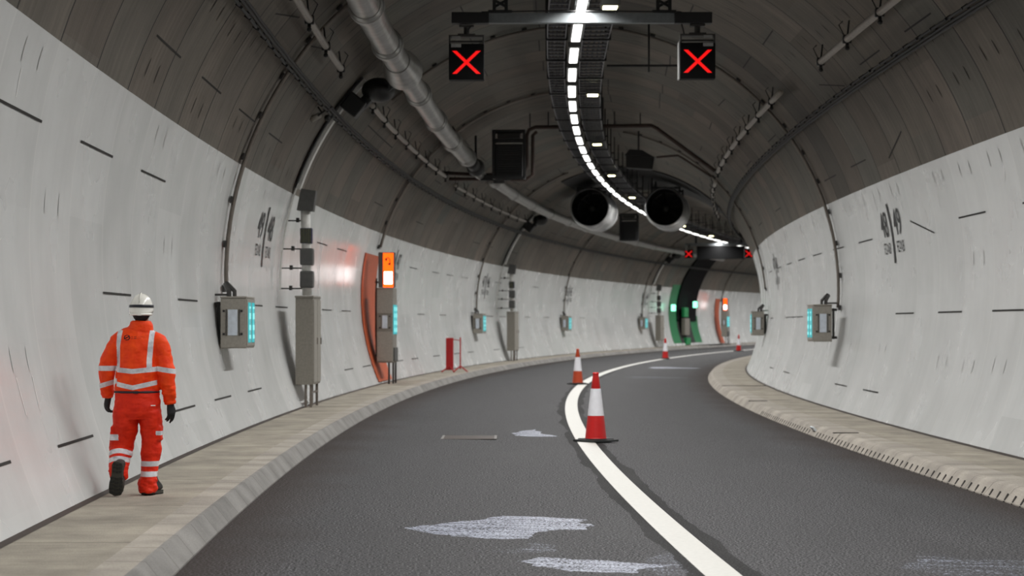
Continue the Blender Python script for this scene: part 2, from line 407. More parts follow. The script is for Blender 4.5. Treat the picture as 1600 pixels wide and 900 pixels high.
# grime line where the walkway meets the wall
for nm, sd, z in (('trim_1', -4.745, ZL), ('trim_2', 4.835, ZR)):
    swept(nm, 'iron', [(sd - .05 * (1 if sd < 0 else -1), z + .022, 0), (sd + .035 * (1 if sd < 0 else -1), z + .003, .1)], S0, S1, 1.0, smooth=False)
# drain slots in the right kerb
kd = tag(thing('kerb_drain', 'row of narrow dark drain slots in the right-hand kerb face', 'drain', P(22, KR, 0), 0), kind='structure')
kd.location = (0, 0, 0)
mb = MB()
for i in range(90):
    s = 16.0 + i * .333
    if 36.6 < s < 37.2 or s > 45.5: continue
    a, b = s - .03, s + .03
    for (o0, h0, o1, h1) in ((KR - .004, z_road(KR) + .0, KR + .052, z_road(KR) + .075),):
        q = [P(a, o0, h0), P(b, o0, h0), P(b + .03, o1 - .004, h1), P(a + .03, o1 - .004, h1)]
        up = Vector((0, 0, .005)); mb.add([tuple(v) for v in q] + [tuple(v + up) for v in q], [(0, 1, 2, 3), (4, 5, 6, 7), (0, 1, 5, 4), (1, 2, 6, 5), (2, 3, 7, 6), (3, 0, 4, 7)])
o = mb.build('slots', 'slot', kd)
def ribbon(name, s0, s1, o0, o1, mat, h=.004, base=None, step=.5):
    ss = list(np.arange(s0, s1 + 1e-6, step)); mb = MB(); zz = base if base is not None else None
    vs = []
    for x in ss:
        for o in (o0, o1):
            z = (zz if zz is not None else z_road(o))
            vs += [tuple(P(x, o, z)), tuple(P(x, o, z + h))]
    k = len(ss); fs = []
    for i in range(k - 1):
        a = 4 * i; b = a + 4
        fs += [(a + 1, a + 3, b + 3, b + 1), (a, a + 1, b + 1, b), (a + 2, b + 2, b + 3, a + 3)]
    fs += [(0, 1, 3, 2), (4 * k - 4, 4 * k - 2, 4 * k - 1, 4 * k - 3)]
    mb.add(vs, fs)
    return mb.build(name, mat)
o = ribbon('lane_line', -10, 205, -.125, .125, 'line', .005); tag(o, 'long white line painted down the middle of the road', 'road marking')
# kerb reflector and the dark slab joints on the right walkway
mb = MB(); mb.box((0, 0, 0), (.03, .34, .09), .008, ry=R_(-40)); o = mb.build('kerb_reflector', 'stud', loc=P(36.87, KR + .04, .05), rz=yaw(36.87)); tag(o, 'small white reflector block on the right kerb beside the drain slots', 'reflector')
for s, a, b, lb in ((34.38, 3.38 + .2, 3.95, 'dark expansion joint across the right kerb strip next to the white reflector'), (48.84, 3.62, 4.0, 'short dark joint across the right kerb strip beyond the reflector'), (61.1, 3.68, 4.8, 'long dark joint across the right walkway at the bend')):
    mb = MB(); mb.box(((a + b) / 2 - a, 0, 0), (b - a, .07, .012), .002)
    o = mb.build('expansion_joint', 'slot', loc=P(s, a, ZR + .006), rz=yaw(s)); tag(o, lb, 'joint')

# wet patches on the lanes, their reflection painted as pale speckle
def sheen_mat(name, col, dens):
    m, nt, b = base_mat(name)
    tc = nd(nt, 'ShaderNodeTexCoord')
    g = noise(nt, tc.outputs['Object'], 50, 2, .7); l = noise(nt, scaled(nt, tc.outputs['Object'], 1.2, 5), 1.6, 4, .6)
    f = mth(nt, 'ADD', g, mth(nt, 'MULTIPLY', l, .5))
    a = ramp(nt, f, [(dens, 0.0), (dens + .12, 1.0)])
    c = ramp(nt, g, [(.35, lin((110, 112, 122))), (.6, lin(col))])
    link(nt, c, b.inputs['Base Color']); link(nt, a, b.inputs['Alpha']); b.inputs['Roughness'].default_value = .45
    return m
STM = sheen_mat('pale_wet_sheen', (168, 173, 190), .66)
STM2 = sheen_mat('thin_wet_sheen', (160, 165, 182), .80)
def ragged(pts, jit=.05, sub=5, seed=1):
    rr = random.Random(seed); out = []
    for i, p in enumerate(pts):
        q = pts[(i + 1) % len(pts)]
        for t in range(sub):
            f = t / sub; w = jit * (0 if t == 0 else 1)
            out.append((p[0] + (q[0] - p[0]) * f + rr.uniform(-w, w), p[1] + (q[1] - p[1]) * f + rr.uniform(-w, w)))
    return out
def sheen(pts, mat, label, jit=.05, seed=1):
    pts = ragged(pts, jit, 5, seed); mb = MB(); s0 = sum(p[0] for p in pts) / len(pts); o0 = sum(p[1] for p in pts) / len(pts)
    top = [P(s, o, z_road(o) + .0012) for s, o in pts]; org = P(s0, o0, z_road(o0)); n = len(pts)
    mb.add([tuple(v - org) for v in top], [tuple(range(n))])
    o = mb.build('wet_sheen_patch', mat); o.location = org
    tag(o, label, 'sheen')
sheen([(19.14, -2.15), (19.75, -1.75), (20.05, -1.5), (20.5, -1.33), (20.42, -1.0), (20.2, -.63), (19.85, -.72), (19.65, -.6), (19.2, -.68), (19.1, -1.0), (18.8, -1.12), (18.3, -1.18), (18.25, -1.5), (18.6, -1.9)], STM, 'largest pale speckled patch on the asphalt of the left lane, nearest the camera but one', .035, 3)
sheen([(17.3, -1.65), (17.4, -1.3), (17.95, -1.15), (17.8, -1.0), (17.25, -1.05), (17.15, -1.35)], STM2, 'small thin pale streak on the asphalt just below the largest patch', .05, 4)
sheen([(16.55, -1.33), (16.85, -1.15), (16.7, -.75), (16.4, -.3), (16.2, -.45), (15.85, -.6), (15.9, -1.0)], STM, 'long low pale patch on the asphalt at the bottom edge of the photo', .05, 5)
sheen([(17.3, -.22), (16.9, -.4), (16.1, -.48), (15.7, -.4), (15.7, -.2), (16.4, -.2), (17.3, -.19)], STM2, 'faint pale streaks on the asphalt against the white line near the bottom edge', .015, 6)
sheen([(35.9, -1.02), (37.0, -.9), (37.6, -.66), (36.4, -.6), (35.35, -.36), (35.1, -.6), (35.35, -1.0)], STM, 'small pale patch on the asphalt left of the nearest cone', .07, 7)
sheen([(92.5, .95), (94.5, 1.4), (93.5, 2.9), (92, 2.6), (91, 1.2)], STM, 'distant pale smear across the right lane before the bend', .2, 8)
sheen([(76, .9), (77.5, 1.6), (76.5, 3.0), (75.2, 2.2), (75, 1.1)], STM2, 'fainter pale smear across the right lane nearer than the distant one', .15, 9)
sheen([(17.3, 1.6), (17.0, 2.6), (17.4, 3.3), (16.6, 3.4), (15.6, 3.2), (15.4, 1.8), (16.4, 1.3)], STM2, 'faint damp speckled patch on the right lane at the bottom right', .1, 12)
mb = MB(); mb.box((0, 0, .004), (.80, 1.1, .008), .002); mb.mi = 1
for sx in (-1, 1): mb.box((sx * .38, 0, .008), (.035, 1.1, .006)); 
cv = mb.build('ironwork_cover', ['iron', 'kerbface'], loc=P(34.5, -1.66, z_road(-1.66)), rz=yaw(34.5)); tag(cv, 'rusty brown rectangular cover set in the left lane asphalt', 'cover')

# ------------------------------------------------------------------ traffic cones
def make_cone(label, s, o, red='cone_red', rz=0):
    t = at('traffic_cone', label, 'traffic cone', s, o, z_road(o) + .011, 'cones along the centre line', rz)
    mb = MB(); mb.box((0, 0, .015), (.46, .46, .03), .006); mb.box((0, 0, .035), (.36, .36, .02), .006); mb.build('base', 'rubber', t)
    mb = MB()
    mb.lathe([(.155, .03), (.155, .05), (.150, .055), (.118, .36), (.112, .365), (.112, .37)], 28)
    mb.build('lower_body', red, t, True, autosm=True)
    mb = MB(); mb.lathe([(.112, .365), (.117, .367), (.072, .745), (.066, .748)], 28); mb.build('reflective_sleeve', 'cone_white', t, True, autosm=True)
    mb = MB(); mb.lathe([(.066, .745), (.068, .75), (.040, .95), (.046, .952), (.046, .965), (.036, .975), (.026, .978), (.026, .95), (.001, .95)], 28); mb.build('tip', red, t, True, autosm=True)
    return t
make_cone('nearest traffic cone, bright red and white, standing on the white line', 33.74, .14, 'cone_red', R_(38))
make_cone('second nearest traffic cone, orange-red and white, on the white line behind the nearest cone', 65.87, -.13, 'cone_orange', R_(25))
make_cone('third nearest traffic cone, small and red, where the white line starts to bend right', 113.7, .07, 'cone_red', R_(10))
make_cone('farthest traffic cone, tiny and red, by the right wall where the road vanishes', 144.9, .45, 'cone_red', R_(50))

# ------------------------------------------------------------------ ceiling luminaires
lum = at('strip_luminaire', '', 'ceiling light', 39.4, .012, 6.47, 'white strip lights along the crown')
mb = MB(); mb.box((0, 0, .055), (.22, 2.50, .09), .015); mb.box((0, -1.0, .12), (.05, .05, .1)); mb.box((0, 1.0, .12), (.05, .05, .1)); mb.build('housing', 'darkgrey', lum)
mb = MB(); mb.box((0, 0, 0), (.145, 2.15, .03), .01); mb.build('diffuser', 'lamp', lum)
la = bpy.data.lights.new('tube_light', 'AREA'); la.shape = 'RECTANGLE'; la.size = .15; la.size_y = 2.3; la.energy = 146; la.color = (1, .995, .98); la.spread = R_(152)
lo = bpy.data.objects.new('light_source', la); C.objects.link(lo); lo.parent = lum; lo.location = (0, 0, -.018)
lum_kids = kids(lum)
ordn = ['first', 'second', 'third', 'fourth', 'fifth', 'sixth', 'seventh', 'eighth', 'ninth', 'tenth', 'eleventh', 'twelfth', 'thirteenth', 'fourteenth', 'fifteenth', 'sixteenth', 'seventeenth', 'eighteenth', 'nineteenth', 'twentieth']
def lab_lum(s):
    i = round((s - 39.4) / 3.3)
    if i == -1: return 'white strip light on the crown directly above and just before the near gantry beam'
    if i < -1: return 'white strip light on the crown behind the camera side of the near gantry'
    if i < 17: return ordn[i] + ' white strip light on the crown beyond the near gantry beam'
    if i < 31: return ordn[i - 17] + ' white strip light on the crown beyond the front of the jet fans'
    return 'white strip light on the crown beyond the far gantry'
i = -18
while True:
    s = 39.4 + 3.3 * i
    if s > 205: break
    lb = lab_lum(s)
    if i == 0:
        lum['label'] = lb; lum.location = P(s, .012, 6.47); lum.rotation_euler.z = yaw(s)
    else:
        dup(lum, P(s, .012, 6.47), yaw(s), lb, lum_kids)
    i += 1
yl = at('warm_lamp', '', 'ceiling light', 36.6, .46, 6.53, 'small yellow lamps beside the strip lights')
mb = MB(); mb.box((0, 0, .05), (.30, .42, .10), .02); mb.build('housing', 'darkgrey', yl)
mb = MB(); mb.box((0, 0, -.008), (.22, .32, .03), .012); mb.build('lens', 'yellow', yl)
yk = kids(yl)
for j, s in enumerate((36.6, 50.6, 64.5, 78.1, 91.8, 105.4, 119.2, 132.8, 146.5)):
    lb = ('yellow lamp at the top edge right of the near gantry centre' if j == 0 else ordn[j - 1] + ' small yellow lamp beyond the near gantry, right of the strip lights')
    o = .46 - .012 * j
    if j == 0: yl['label'] = lb
    else: dup(yl, P(s, o, 6.53), yaw(s), lb, yk)

# cable ladders either side of the luminaires
for nm, o0, o1, lb in (('left', -.46, -.14, 'galvanised cable ladder full of black cables running left of the ceiling lights'), ('right', .16, .62, 'galvanised cable ladder full of black cables running right of the ceiling lights')):
    t = thing('cable_ladder', lb, 'cable ladder', P(20, (o0 + o1) / 2, 6.75), 0, 'cable ladders on the crown'); org = t.location.copy()
    t.rotation_euler = (0, 0, 0)
    ss = list(np.arange(-8, 190, 1.5))
    mb = MB(); mb.T = Matrix.Translation(-org)
    for k, x in enumerate((o0, o1)):
        mb.strip([P(s, x, 6.70) for s in ss], .02, .11, [(0, 0, 1)] * len(ss), [(P(s, 1, 0) - P(s, 0, 0)) for s in ss])
    for s in np.arange(-7, 188, .55):
        c = P(s, (o0 + o1) / 2, 6.715); T = mb.T; mb.T = T @ Matrix.Translation(c) @ Matrix.Rotation(yaw(s), 4, 'Z'); mb.box((0, 0, 0), (o1 - o0, .05, .03)); mb.T = T
    r = mb.build('ladder_tray', 'tray', t)
    mb = MB(); mb.T = Matrix.Translation(-org); rr = random.Random(5)
    for q in range(5):
        x = o0 + (o1 - o0) * (q + .5) / 5
        mb.tube([P(s, x + rr.uniform(-.015, .015), 6.76 + rr.uniform(0, .03)) for s in ss], .022, 6)
    mb.build('cables', 'cable', t)
    # hangers up to the crown, cross strut underneath
    mb = MB()
    for x in (-.02, o1 - o0 + .02): mb.box((x, 0, .44), (.035, .035, .86))
    mb.box(((o1 - o0) / 2, 0, .0), (o1 - o0 + .07, .04, .03)); mb.box(((o1 - o0) / 2, 0, .38), (o1 - o0 + .07, .04, .04))
    h0 = mb.build('hanger', 'black', t); h0.location = P(28.7, o0, 6.665) - org; h0.rotation_euler.z = yaw(28.7)
    for k in list(range(-9, 0)) + list(range(1, 45)):
        s = 28.7 + k * 3.3
        h = h0.copy(); C.objects.link(h); h.location = P(s, o0, 6.665) - org; h.rotation_euler.z = yaw(s)

# ------------------------------------------------------------------ near gantry with its lane signals
g = at('sign_gantry', 'grey steel gantry beam hung under the crown, carrying two red-cross signals', 'gantry', 35.9, 0, 6.19)
mb = MB(); mb.box((0, 0, .075), (3.2, .16, .15), .006); mb.build('beam', 'gantry', g)
for sx, x in ((-1, -1.69), (1, 1.70)):
    mb = MB(); mb.box((x - sx * .02, -.01, .075), (.56, .24, .165), .01); mb.build('end_cap', 'black', g)
for x in (-1.22, 1.24):
    mb = MB(); mb.box((x - .09, 0, .62), (.05, .10, .95)); mb.box((x + .09, 0, .62), (.05, .10, .95)); mb.box((x, 0, .17), (.36, .22, .04))
    for z in (.3, .5, .7, .9): mb.box((x, 0, z), (.2, .05, .04), ry=.5); mb.box((x, .03, z), (.2, .05, .04), ry=-.5)
    mb.build('hanger', 'black', g)
mb = MB(); mb.tube([(-1.5, -.1, .16), (-.6, -.1, .175), (.6, -.1, .17), (1.5, -.1, .16)], .012, 6); mb.build('cable', 'cable', g)
def lane_signal(label, s, o, h, W=.53, H=.66, side=-1, dz=0, group='near red cross lane signals'):
    t = at('lane_signal', label, 'lane signal', s, o, h, group, dz)
    mb = MB(); mb.box((0, .13, H / 2 - .06), (W, .26, H - .12), .012); mb.build('housing', 'signblack', t)
    mb = MB()
    mb.box((0, .13, H + .0), (W, .24, .025)); mb.box((-W / 2 + .012, .13, H - .06), (.022, .24, .12)); mb.box((W / 2 - .012, .13, H - .06), (.022, .24, .12)); mb.box((0, .13, H - .075), (W * .9, .10, .02))
    mb.build('mounting_frame', 'bracket', t)
    mb = MB(); mb.tube([(0, .13, H), (0, .13, H + .14)], .045, 12); mb.box((0, .13, H + .15), (.22, .2, .03)); mb.box((0, .13, H + .02), (.26, .18, .03)); mb.build('post', 'bracket', t)
    mb = MB(); mb.tube([(side * -.1 - .1, .05, H + .01), (side * -.12 - .1, .02, H + .08), (side * -.16 - .08, .04, H + .16)], .012, 6); mb.build('cable', 'cable', t)
    mb = MB(); c = .172; z0 = H / 2 - .07
    for a in (-1, 1):
        w = .042; pts = [(-c - w, -c * a), (-c + w * .6, -c * a), (c + w, c * a), (c - w * .6, c * a)]
        mb.add([(x, -.006, z0 + z) for x, z in pts] + [(x, .002, z0 + z) for x, z in pts], [(0, 1, 2, 3), (4, 5, 6, 7), (0, 1, 5, 4), (1, 2, 6, 5), (2, 3, 7, 6), (3, 0, 4, 7)])
    mb.build('red_cross', 'red_x', t)
    mb = MB(); x = -W / 2 + .11 if side < 0 else W / 2 - .11
    mb.box((x, -.004, H - .15), (.15, .012, .05), .003); mb.box((x, .0, H - .03), (.13, .012, .045), .003); mb.build('label_plate', 'plate', t)
    if side > 0:
        mb = MB(); mb.box((-W / 2 - .012, .14, H / 2 - .05), (.02, .28, H - .10), .004); mb.build('side_cover', 'alu', t)
    else:
        mb = MB(); mb.box((0, .0, H * .43), (W - .06, .006, H - .2)); 
    return t
lane_signal('lane signal with a glowing red cross under the left end of the near gantry', 35.8, -1.725, 5.335, side=-1, group=None)
lane_signal('lane signal with red cross and pale left edge under the near gantry at right', 35.8, 1.745, 5.352, side=1, group=None)
# far gantry
g = at('sign_gantry', 'wide dark message board and beam hung across the tunnel in the far distance', 'gantry', 138.9, 0, 5.5)
mb = MB(); mb.box((.13, .25, .28), (2.75, .4, .74), .02); mb.build('message_board', 'signblack', g)
mb = MB(); mb.box((.1, .2, .76), (4.1, .16, .15), .006); mb.build('beam', 'gantry', g)
for x in (-1.3, 1.35):
    mb = MB(); mb.box((x, .2, 1.2), (.12, .1, .78)); mb.build('hanger', 'black', g)
for o, lb in ((-1.62, 'small distant lane signal with red cross at the left of the far message board'), (1.86, 'small distant lane signal with red cross at the right of the far message board')):
    lane_signal(lb, 138.3, o, 5.45, .5, .62, side=-1 if o < 0 else 1, group=None)

# ------------------------------------------------------------------ big pipe under the left haunch
def duct_axis(s):
    o = -3.02 if s < 31 else (-3.02 + (s - 31) / 14 * .15 if s < 45 else -2.87)
    return P(s, o, 5.98 + (0 if s > 40 else -(40 - s) * .006))
t = thing('fire_main_pipe', 'large silver galvanised pipe with flanged collars high on the left', 'pipe', duct_axis(24)); org = t.location.copy()
def seg(name, s0, s1, r, mat='duct', n=22, step=1.0, par=None):
    ss = list(np.arange(s0, s1, step)) + [s1]; mb = MB(); mb.T = Matrix.Translation(-org); mb.tube([duct_axis(s) for s in ss], r, n); return mb.build(name, mat, par or t, True, autosm=True)
seg('pipe_run', -12, 62.2, .2)
def collar(s, r, L, mat='duct'):
    mb = MB(); mb.T = Matrix.Translation(-org); a = duct_axis(s - .5); b = duct_axis(s + .5); d = (b - a).normalized(); c = duct_axis(s)
    pts = [c + d * x for x in (-L, -L * .85, -L * .4, -L * .38, L * .38, L * .4, L * .85, L)]
    mb.tube(pts, [r * .9, r * .97, r * .98, r * 1.06, r * 1.06, r * .98, r * .97, r * .9], 22); return mb.build('collar', mat, t, True, autosm=True)
for s in (2.4, 8.4, 14.4, 20.4, 26.4, 32.1, 36.6, 44.6, 50.4, 56.1, 61.2): collar(s, .235, .32)
mb = MB(); mb.T = Matrix.Translation(-org); d = (duct_axis(41) - duct_axis(39)).normalized(); c = duct_axis(40.4)
mb.tube([c + d * x for x in (-1.5, -1.2, -.9, -.5, 0, .3, .6, .9, 1.3)], [.22, .25, .25, .3, .325, .325, .27, .24, .21], 24); mb.build('expansion_joint', 'duct', t, True, autosm=True)
mb = MB(); mb.T = Matrix.Translation(-org)
for s in (34.5, 41.8, 47.8, 53.5, 59.2):
    c = duct_axis(s); q = ringpt(s, math.degrees(math.atan2(-2.87 - CX, 5.98 - CH)) + 2.5, RT - .02); mb.tube([c + Vector((.05, 0, .15)), q], .02, 6)
    q2 = ringpt(s, math.degrees(math.atan2(-2.87 - CX, 5.98 - CH)) - 2.0, RT - .02); mb.tube([c + Vector((-.1, 0, .15)), q2], .02, 6)
mb.build('hangers', 'black', t)
seg('pipe_run', 70.5, 160, .165, par=t)
for s in (72, 79, 86, 93, 100, 107, 119, 126, 133, 140, 147):
    collar(s, .19, .3)
# valve set between the two runs
v = at('valve_set', 'black valve and actuator joining the large silver pipe to the brown cross pipe', 'valve', 64.4, -2.75, 5.72)
mb = MB(); mb.ball((-.02, -1.0, .12), (.24, .3, .24), 18, 12); mb.tube([(-.1, -2.05, .22), (-.05, -1.2, .16)], .17, 16); mb.build('valve_body', 'black', v, True)
mb = MB(); mb.tube([(-.05, -.8, .1), (.02, -.3, -.02), (.06, .2, -.02)], .13, 14); mb.build('elbow', 'duct', v, True)
mb = MB(); mb.box((.45, -.1, -.1), (.8, .3, .16), .02); mb.box((.55, -.22, -.16), (.3, .2, .2), .02); mb.build('manifold', 'darkpanel', v)
mb = MB(); mb.tube([(.45, .2, -.15), (.3, 2.5, -.05), (.0, 5.9, .2)], .14, 14); mb.build('branch_pipe', 'duct', v, True)
mb = MB(); mb.box((-.02, -1.0, .62), (.06, .06, .7)); mb.build('hanger', 'black', v)
# cross pipes
cp = at('cross_pipe', 'brown pipe crossing under the crown beyond the near gantry, dropping down at its left', 'pipe', 64.9, 0, 0)
mb = MB(); mb.tube([(-3.80, 0, 5.80), (-2.9, 0, 5.74), (-1.75, 0, 5.72), (-1.56, 0, 5.80), (-1.49, 0, 5.98), (-1.49, 0, 6.80), (-1.42, 0, 6.96), (-1.25, 0, 7.03), (1.9, 0, 7.06), (2.05, 0, 6.98), (3.62, 0, 5.82)], .055, 10)
mb.build('upper_pipe', 'brownpipe', cp, True)
mb = MB(); mb.tube([(-3.6, -.15, 5.62), (-2.4, -.15, 5.6), (-1.5, -.15, 5.6), (-1.32, -.15, 5.72), (-1.31, -.15, 6.8), (-1.2, -.15, 6.9)], .05, 10); mb.build('lower_pipe', 'brownpipe', cp, True)
mb = MB()
for x, z in ((-1.4, 7.22), (-.9, 7.26), (.9, 7.26), (1.6, 7.22)): mb.box((x, 0, z), (.03, .03, .38))
mb.build('hangers', 'black', cp)
rp = at('cross_pipe', 'thin horizontal rod pipe with a drop tube, right of the near cable ladder', 'pipe', 45.0, 0, 0)
mb = MB(); mb.tube([(.66, 0, 6.54), (2.6, 0, 6.54)], .022, 8); mb.tube([(1.45, 0, 6.42), (1.45, 0, 7.43)], .018, 8); mb.build('tube', 'black', rp, True)
tp = at('cross_pipe', 'thin brown pipe behind the dark box, running right and down to the spray pipe', 'pipe', 69.5, 0, 0)
mb = MB(); mb.tube([(2.02, 0, 6.52), (2.65, 0, 6.57), (2.8, 0, 6.48), (3.62, 0, 5.95)], .03, 8); mb.build('tube', 'brownpipe', tp, True)

# hanging equipment frames
def equip(label, s, o, h):
    t = at('equipment_frame', label, 'equipment', s, o, h)
    mb = MB()
    for x in (-.40, .40):
        for y in (0, .5): mb.box((x, y, .62), (.06, .06, 1.26))
    for z in (0, .98, 1.22): mb.box((0, 0, z), (.86, .06, .06)); mb.box((0, .5, z), (.86, .06, .06))
    for z in (0, 1.22): mb.box((-.4, .25, z), (.06, .5, .06)); mb.box((.4, .25, z), (.06, .5, .06))
    mb.build('frame', 'black', t)
    mb = MB(); mb.box((0, .28, .45), (.72, .4, .86), .02); mb.build('body', 'black', t)
    mb = MB()
    for k in range(12): mb.box((.03, .07, .12 + k * .06), (.6, .02, .03), rx=.5)
    mb.build('louvre', 'black', t)
    mb = MB(); mb.box((.0, .2, 1.1), (.6, .3, .13), .02); mb.build('bracket_plate', 'bracket', t)
    return t
equip('dark louvred equipment frame hanging left of the lights behind the silver pipe valve', 62.2, -1.83, 5.50)
equip('second dark equipment frame, hanging far away below and between the jet fans', 112.5, -1.55, 5.62)
t = at('camera_housing', 'dark hooded box hanging under the crown right of the yellow lamps', 'camera housing', 69.6, 1.50, 6.24)
mb = MB(); mb.prism([(-.36, 0), (.40, -.06), (.46, .28), (-.36, .34)], 0, .7); mb.build('body', 'darkpanel', t)
mb = MB(); mb.prism([(-.40, .34), (.50, .27), (.10, .50), (-.26, .52)], -.08, .75); mb.build('hood', 'black', t)
mb = MB(); mb.box((0, .35, .78), (.05, .05, .6)); mb.build('hanger', 'black', t)

# spray pipes with clamps and droppers
def spray_run(label, s0, s1, phi, sgn, r=5.0):
    t = thing('spray_pipe', label, 'pipe', ringpt(s0, phi, r)); org = t.location.copy()
    ss = list(np.arange(s0, s1, 1.0)) + [s1]
    mb = MB(); mb.T = Matrix.Translation(-org); mb.tube([ringpt(s, phi, r) for s in ss], .052, 10); mb.build('pipe', 'spray', t, True)
    s = s0 + 2.0 if s1 - s0 > 10 else s0 + .4; k = 0; n0 = None
    lst = []
    x = s1 - .2
    while x > s0: lst.append(x); x -= 2.95
    for x in lst:
        mb = MB()
        mb.box((0, 0, 0), (.125, .09, .125), .02); mb.tube([(0, 0, 0), (sgn * .03, 0, .27)], .014, 6); mb.tube([(0, 0, 0), (0, -.03, -.10)], .025, 8); mb.ball((0, -.04, -.13), .034, 8, 6)
        mb.tube([(-sgn * .03, .05, .05), (-sgn * .10, .12, .22), (-sgn * .05, .08, .27)], .008, 5)
        nz = mb.build('spray_head', 'black', t); nz.location = ringpt(x, phi, r) - org; nz.rotation_euler.z = yaw(x)
    return t
spray_run('nearer grey spray pipe on the upper left, left of the large silver pipe', -6, 37.3, -49.0, -1)
spray_run('farther grey spray pipe on the upper left, running beside the large silver pipe', 43.4, 64.7, -48.4, -1)
spray_run('nearer grey spray pipe on the upper right of the vault', -6, 37.3, 47.4, 1)
spray_run('middle grey spray pipe on the upper right, right of the red cross signal', 42.6, 65.2, 46.5, 1)
spray_run('far left spray pipe below the silver pipe beyond the valve', 68, 92, -49, -1)
spray_run('distant spray pipe high on the right, just before the vault closes', 68.5, 92, 47, 1)

# lengthwise cable runs
def cable_run(label, phi, s0, s1):
    t = thing('cable_run', label, 'cable', ringpt(s0, phi, RT - .1)); org = t.location.copy(); ss = list(np.arange(s0 - 32, s1, 1.0))
    for dphi in (-.45, .15, .6):
        mb = MB(); mb.T = Matrix.Translation(-org); mb.tube([ringpt(s, phi + dphi, RT - .15 + .01 * math.sin(s * 3.1)) for s in ss], .022, 7); mb.build('cable', 'cable', t, True)
    mb = MB(); 
    mb.box((0, 0, 0), (.10, .03, .035)); mb.box((-.05, 0, -.03), (.035, .04, .09))
    b0 = None
    for k in range(95):
        s = s0 - 8 + k * 1.0
        if s > s1 - 1: break
        if b0 is None: b = b0 = mb.build('clip', 'black', t)
        else: b = b0.copy(); C.objects.link(b)
        b.location = ringpt(s, phi, RT - .115) - org; b.rotation_euler = (0, R_(phi), yaw(s))
    return t
cable_run('bundle of black cables clipped lengthwise along the left shoulder of the vault', -55.2, 20, 190)
cable_run('bundle of black cables clipped lengthwise along the right shoulder of the vault', 54.4, 20, 180)

# conduits that follow a ring
def ring_conduit(label, s, p0, p1, r=RT - .07, n=2, rad=.026, col='conduit', drop=None, every=7):
    t = at('ring_conduit', label, 'conduit', s, 0, 0); step = 2.0 if p1 > p0 else -2.0
    ph = list(np.arange(p0, p1, step)) + [p1]
    for k in range(n):
        x = (k - (n - 1) / 2) * .085
        pts = [(CX + r * math.sin(R_(a)), x, CH + r * math.cos(R_(a))) for a in ph]
        if drop: pts = [(drop[0], x, drop[1])] + pts
        mb = MB(); mb.tube(pts, rad, 8); mb.build('conduit', col, t, True)
    mb = MB(); mb.box((0, 0, 0), (.10, n * .085 + .08, .035), .004); b0 = None
    for a in np.arange(p0, p1, step / 2 * every):
        if b0 is None: b = b0 = mb.build('clamp', 'bracket', t)
        else: b = b0.copy(); C.objects.link(b)
        b.location = (CX + (r + .03) * math.sin(R_(a)), 0, CH + (r + .03) * math.cos(R_(a))); b.rotation_euler = (0, R_(a) + PI / 2 * 0, 0)
    return t
ring_conduit('pair of conduits rising from the nearest marker cabinet up the left wall to the crown', 34.3, -92, -8)
ring_conduit('pair of conduits rising from the right wall cabinet over the crown to the left', 47.4, 94, -44)
ring_conduit('pair of conduits rising from the orange emergency station up the left wall', 60.4, -76, -6, n=3)
ring_conduit('pair of conduits rising from the third left wall cabinet, right of the red barrier', 88.2, -92, -20)
ring_conduit('pair of conduits rising from the fourth left wall cabinet in mid distance', 116.3, -92, -20)
ring_conduit('pair of conduits rising from the fifth left wall cabinet near the green portal', 143.2, -92, -20)
ring_conduit('conduits rising behind the far orange emergency station', 171.5, -80, -20)
ring_conduit('pair of conduits curving up the far right wall where the tunnel closes', 72.6, 86, 10)

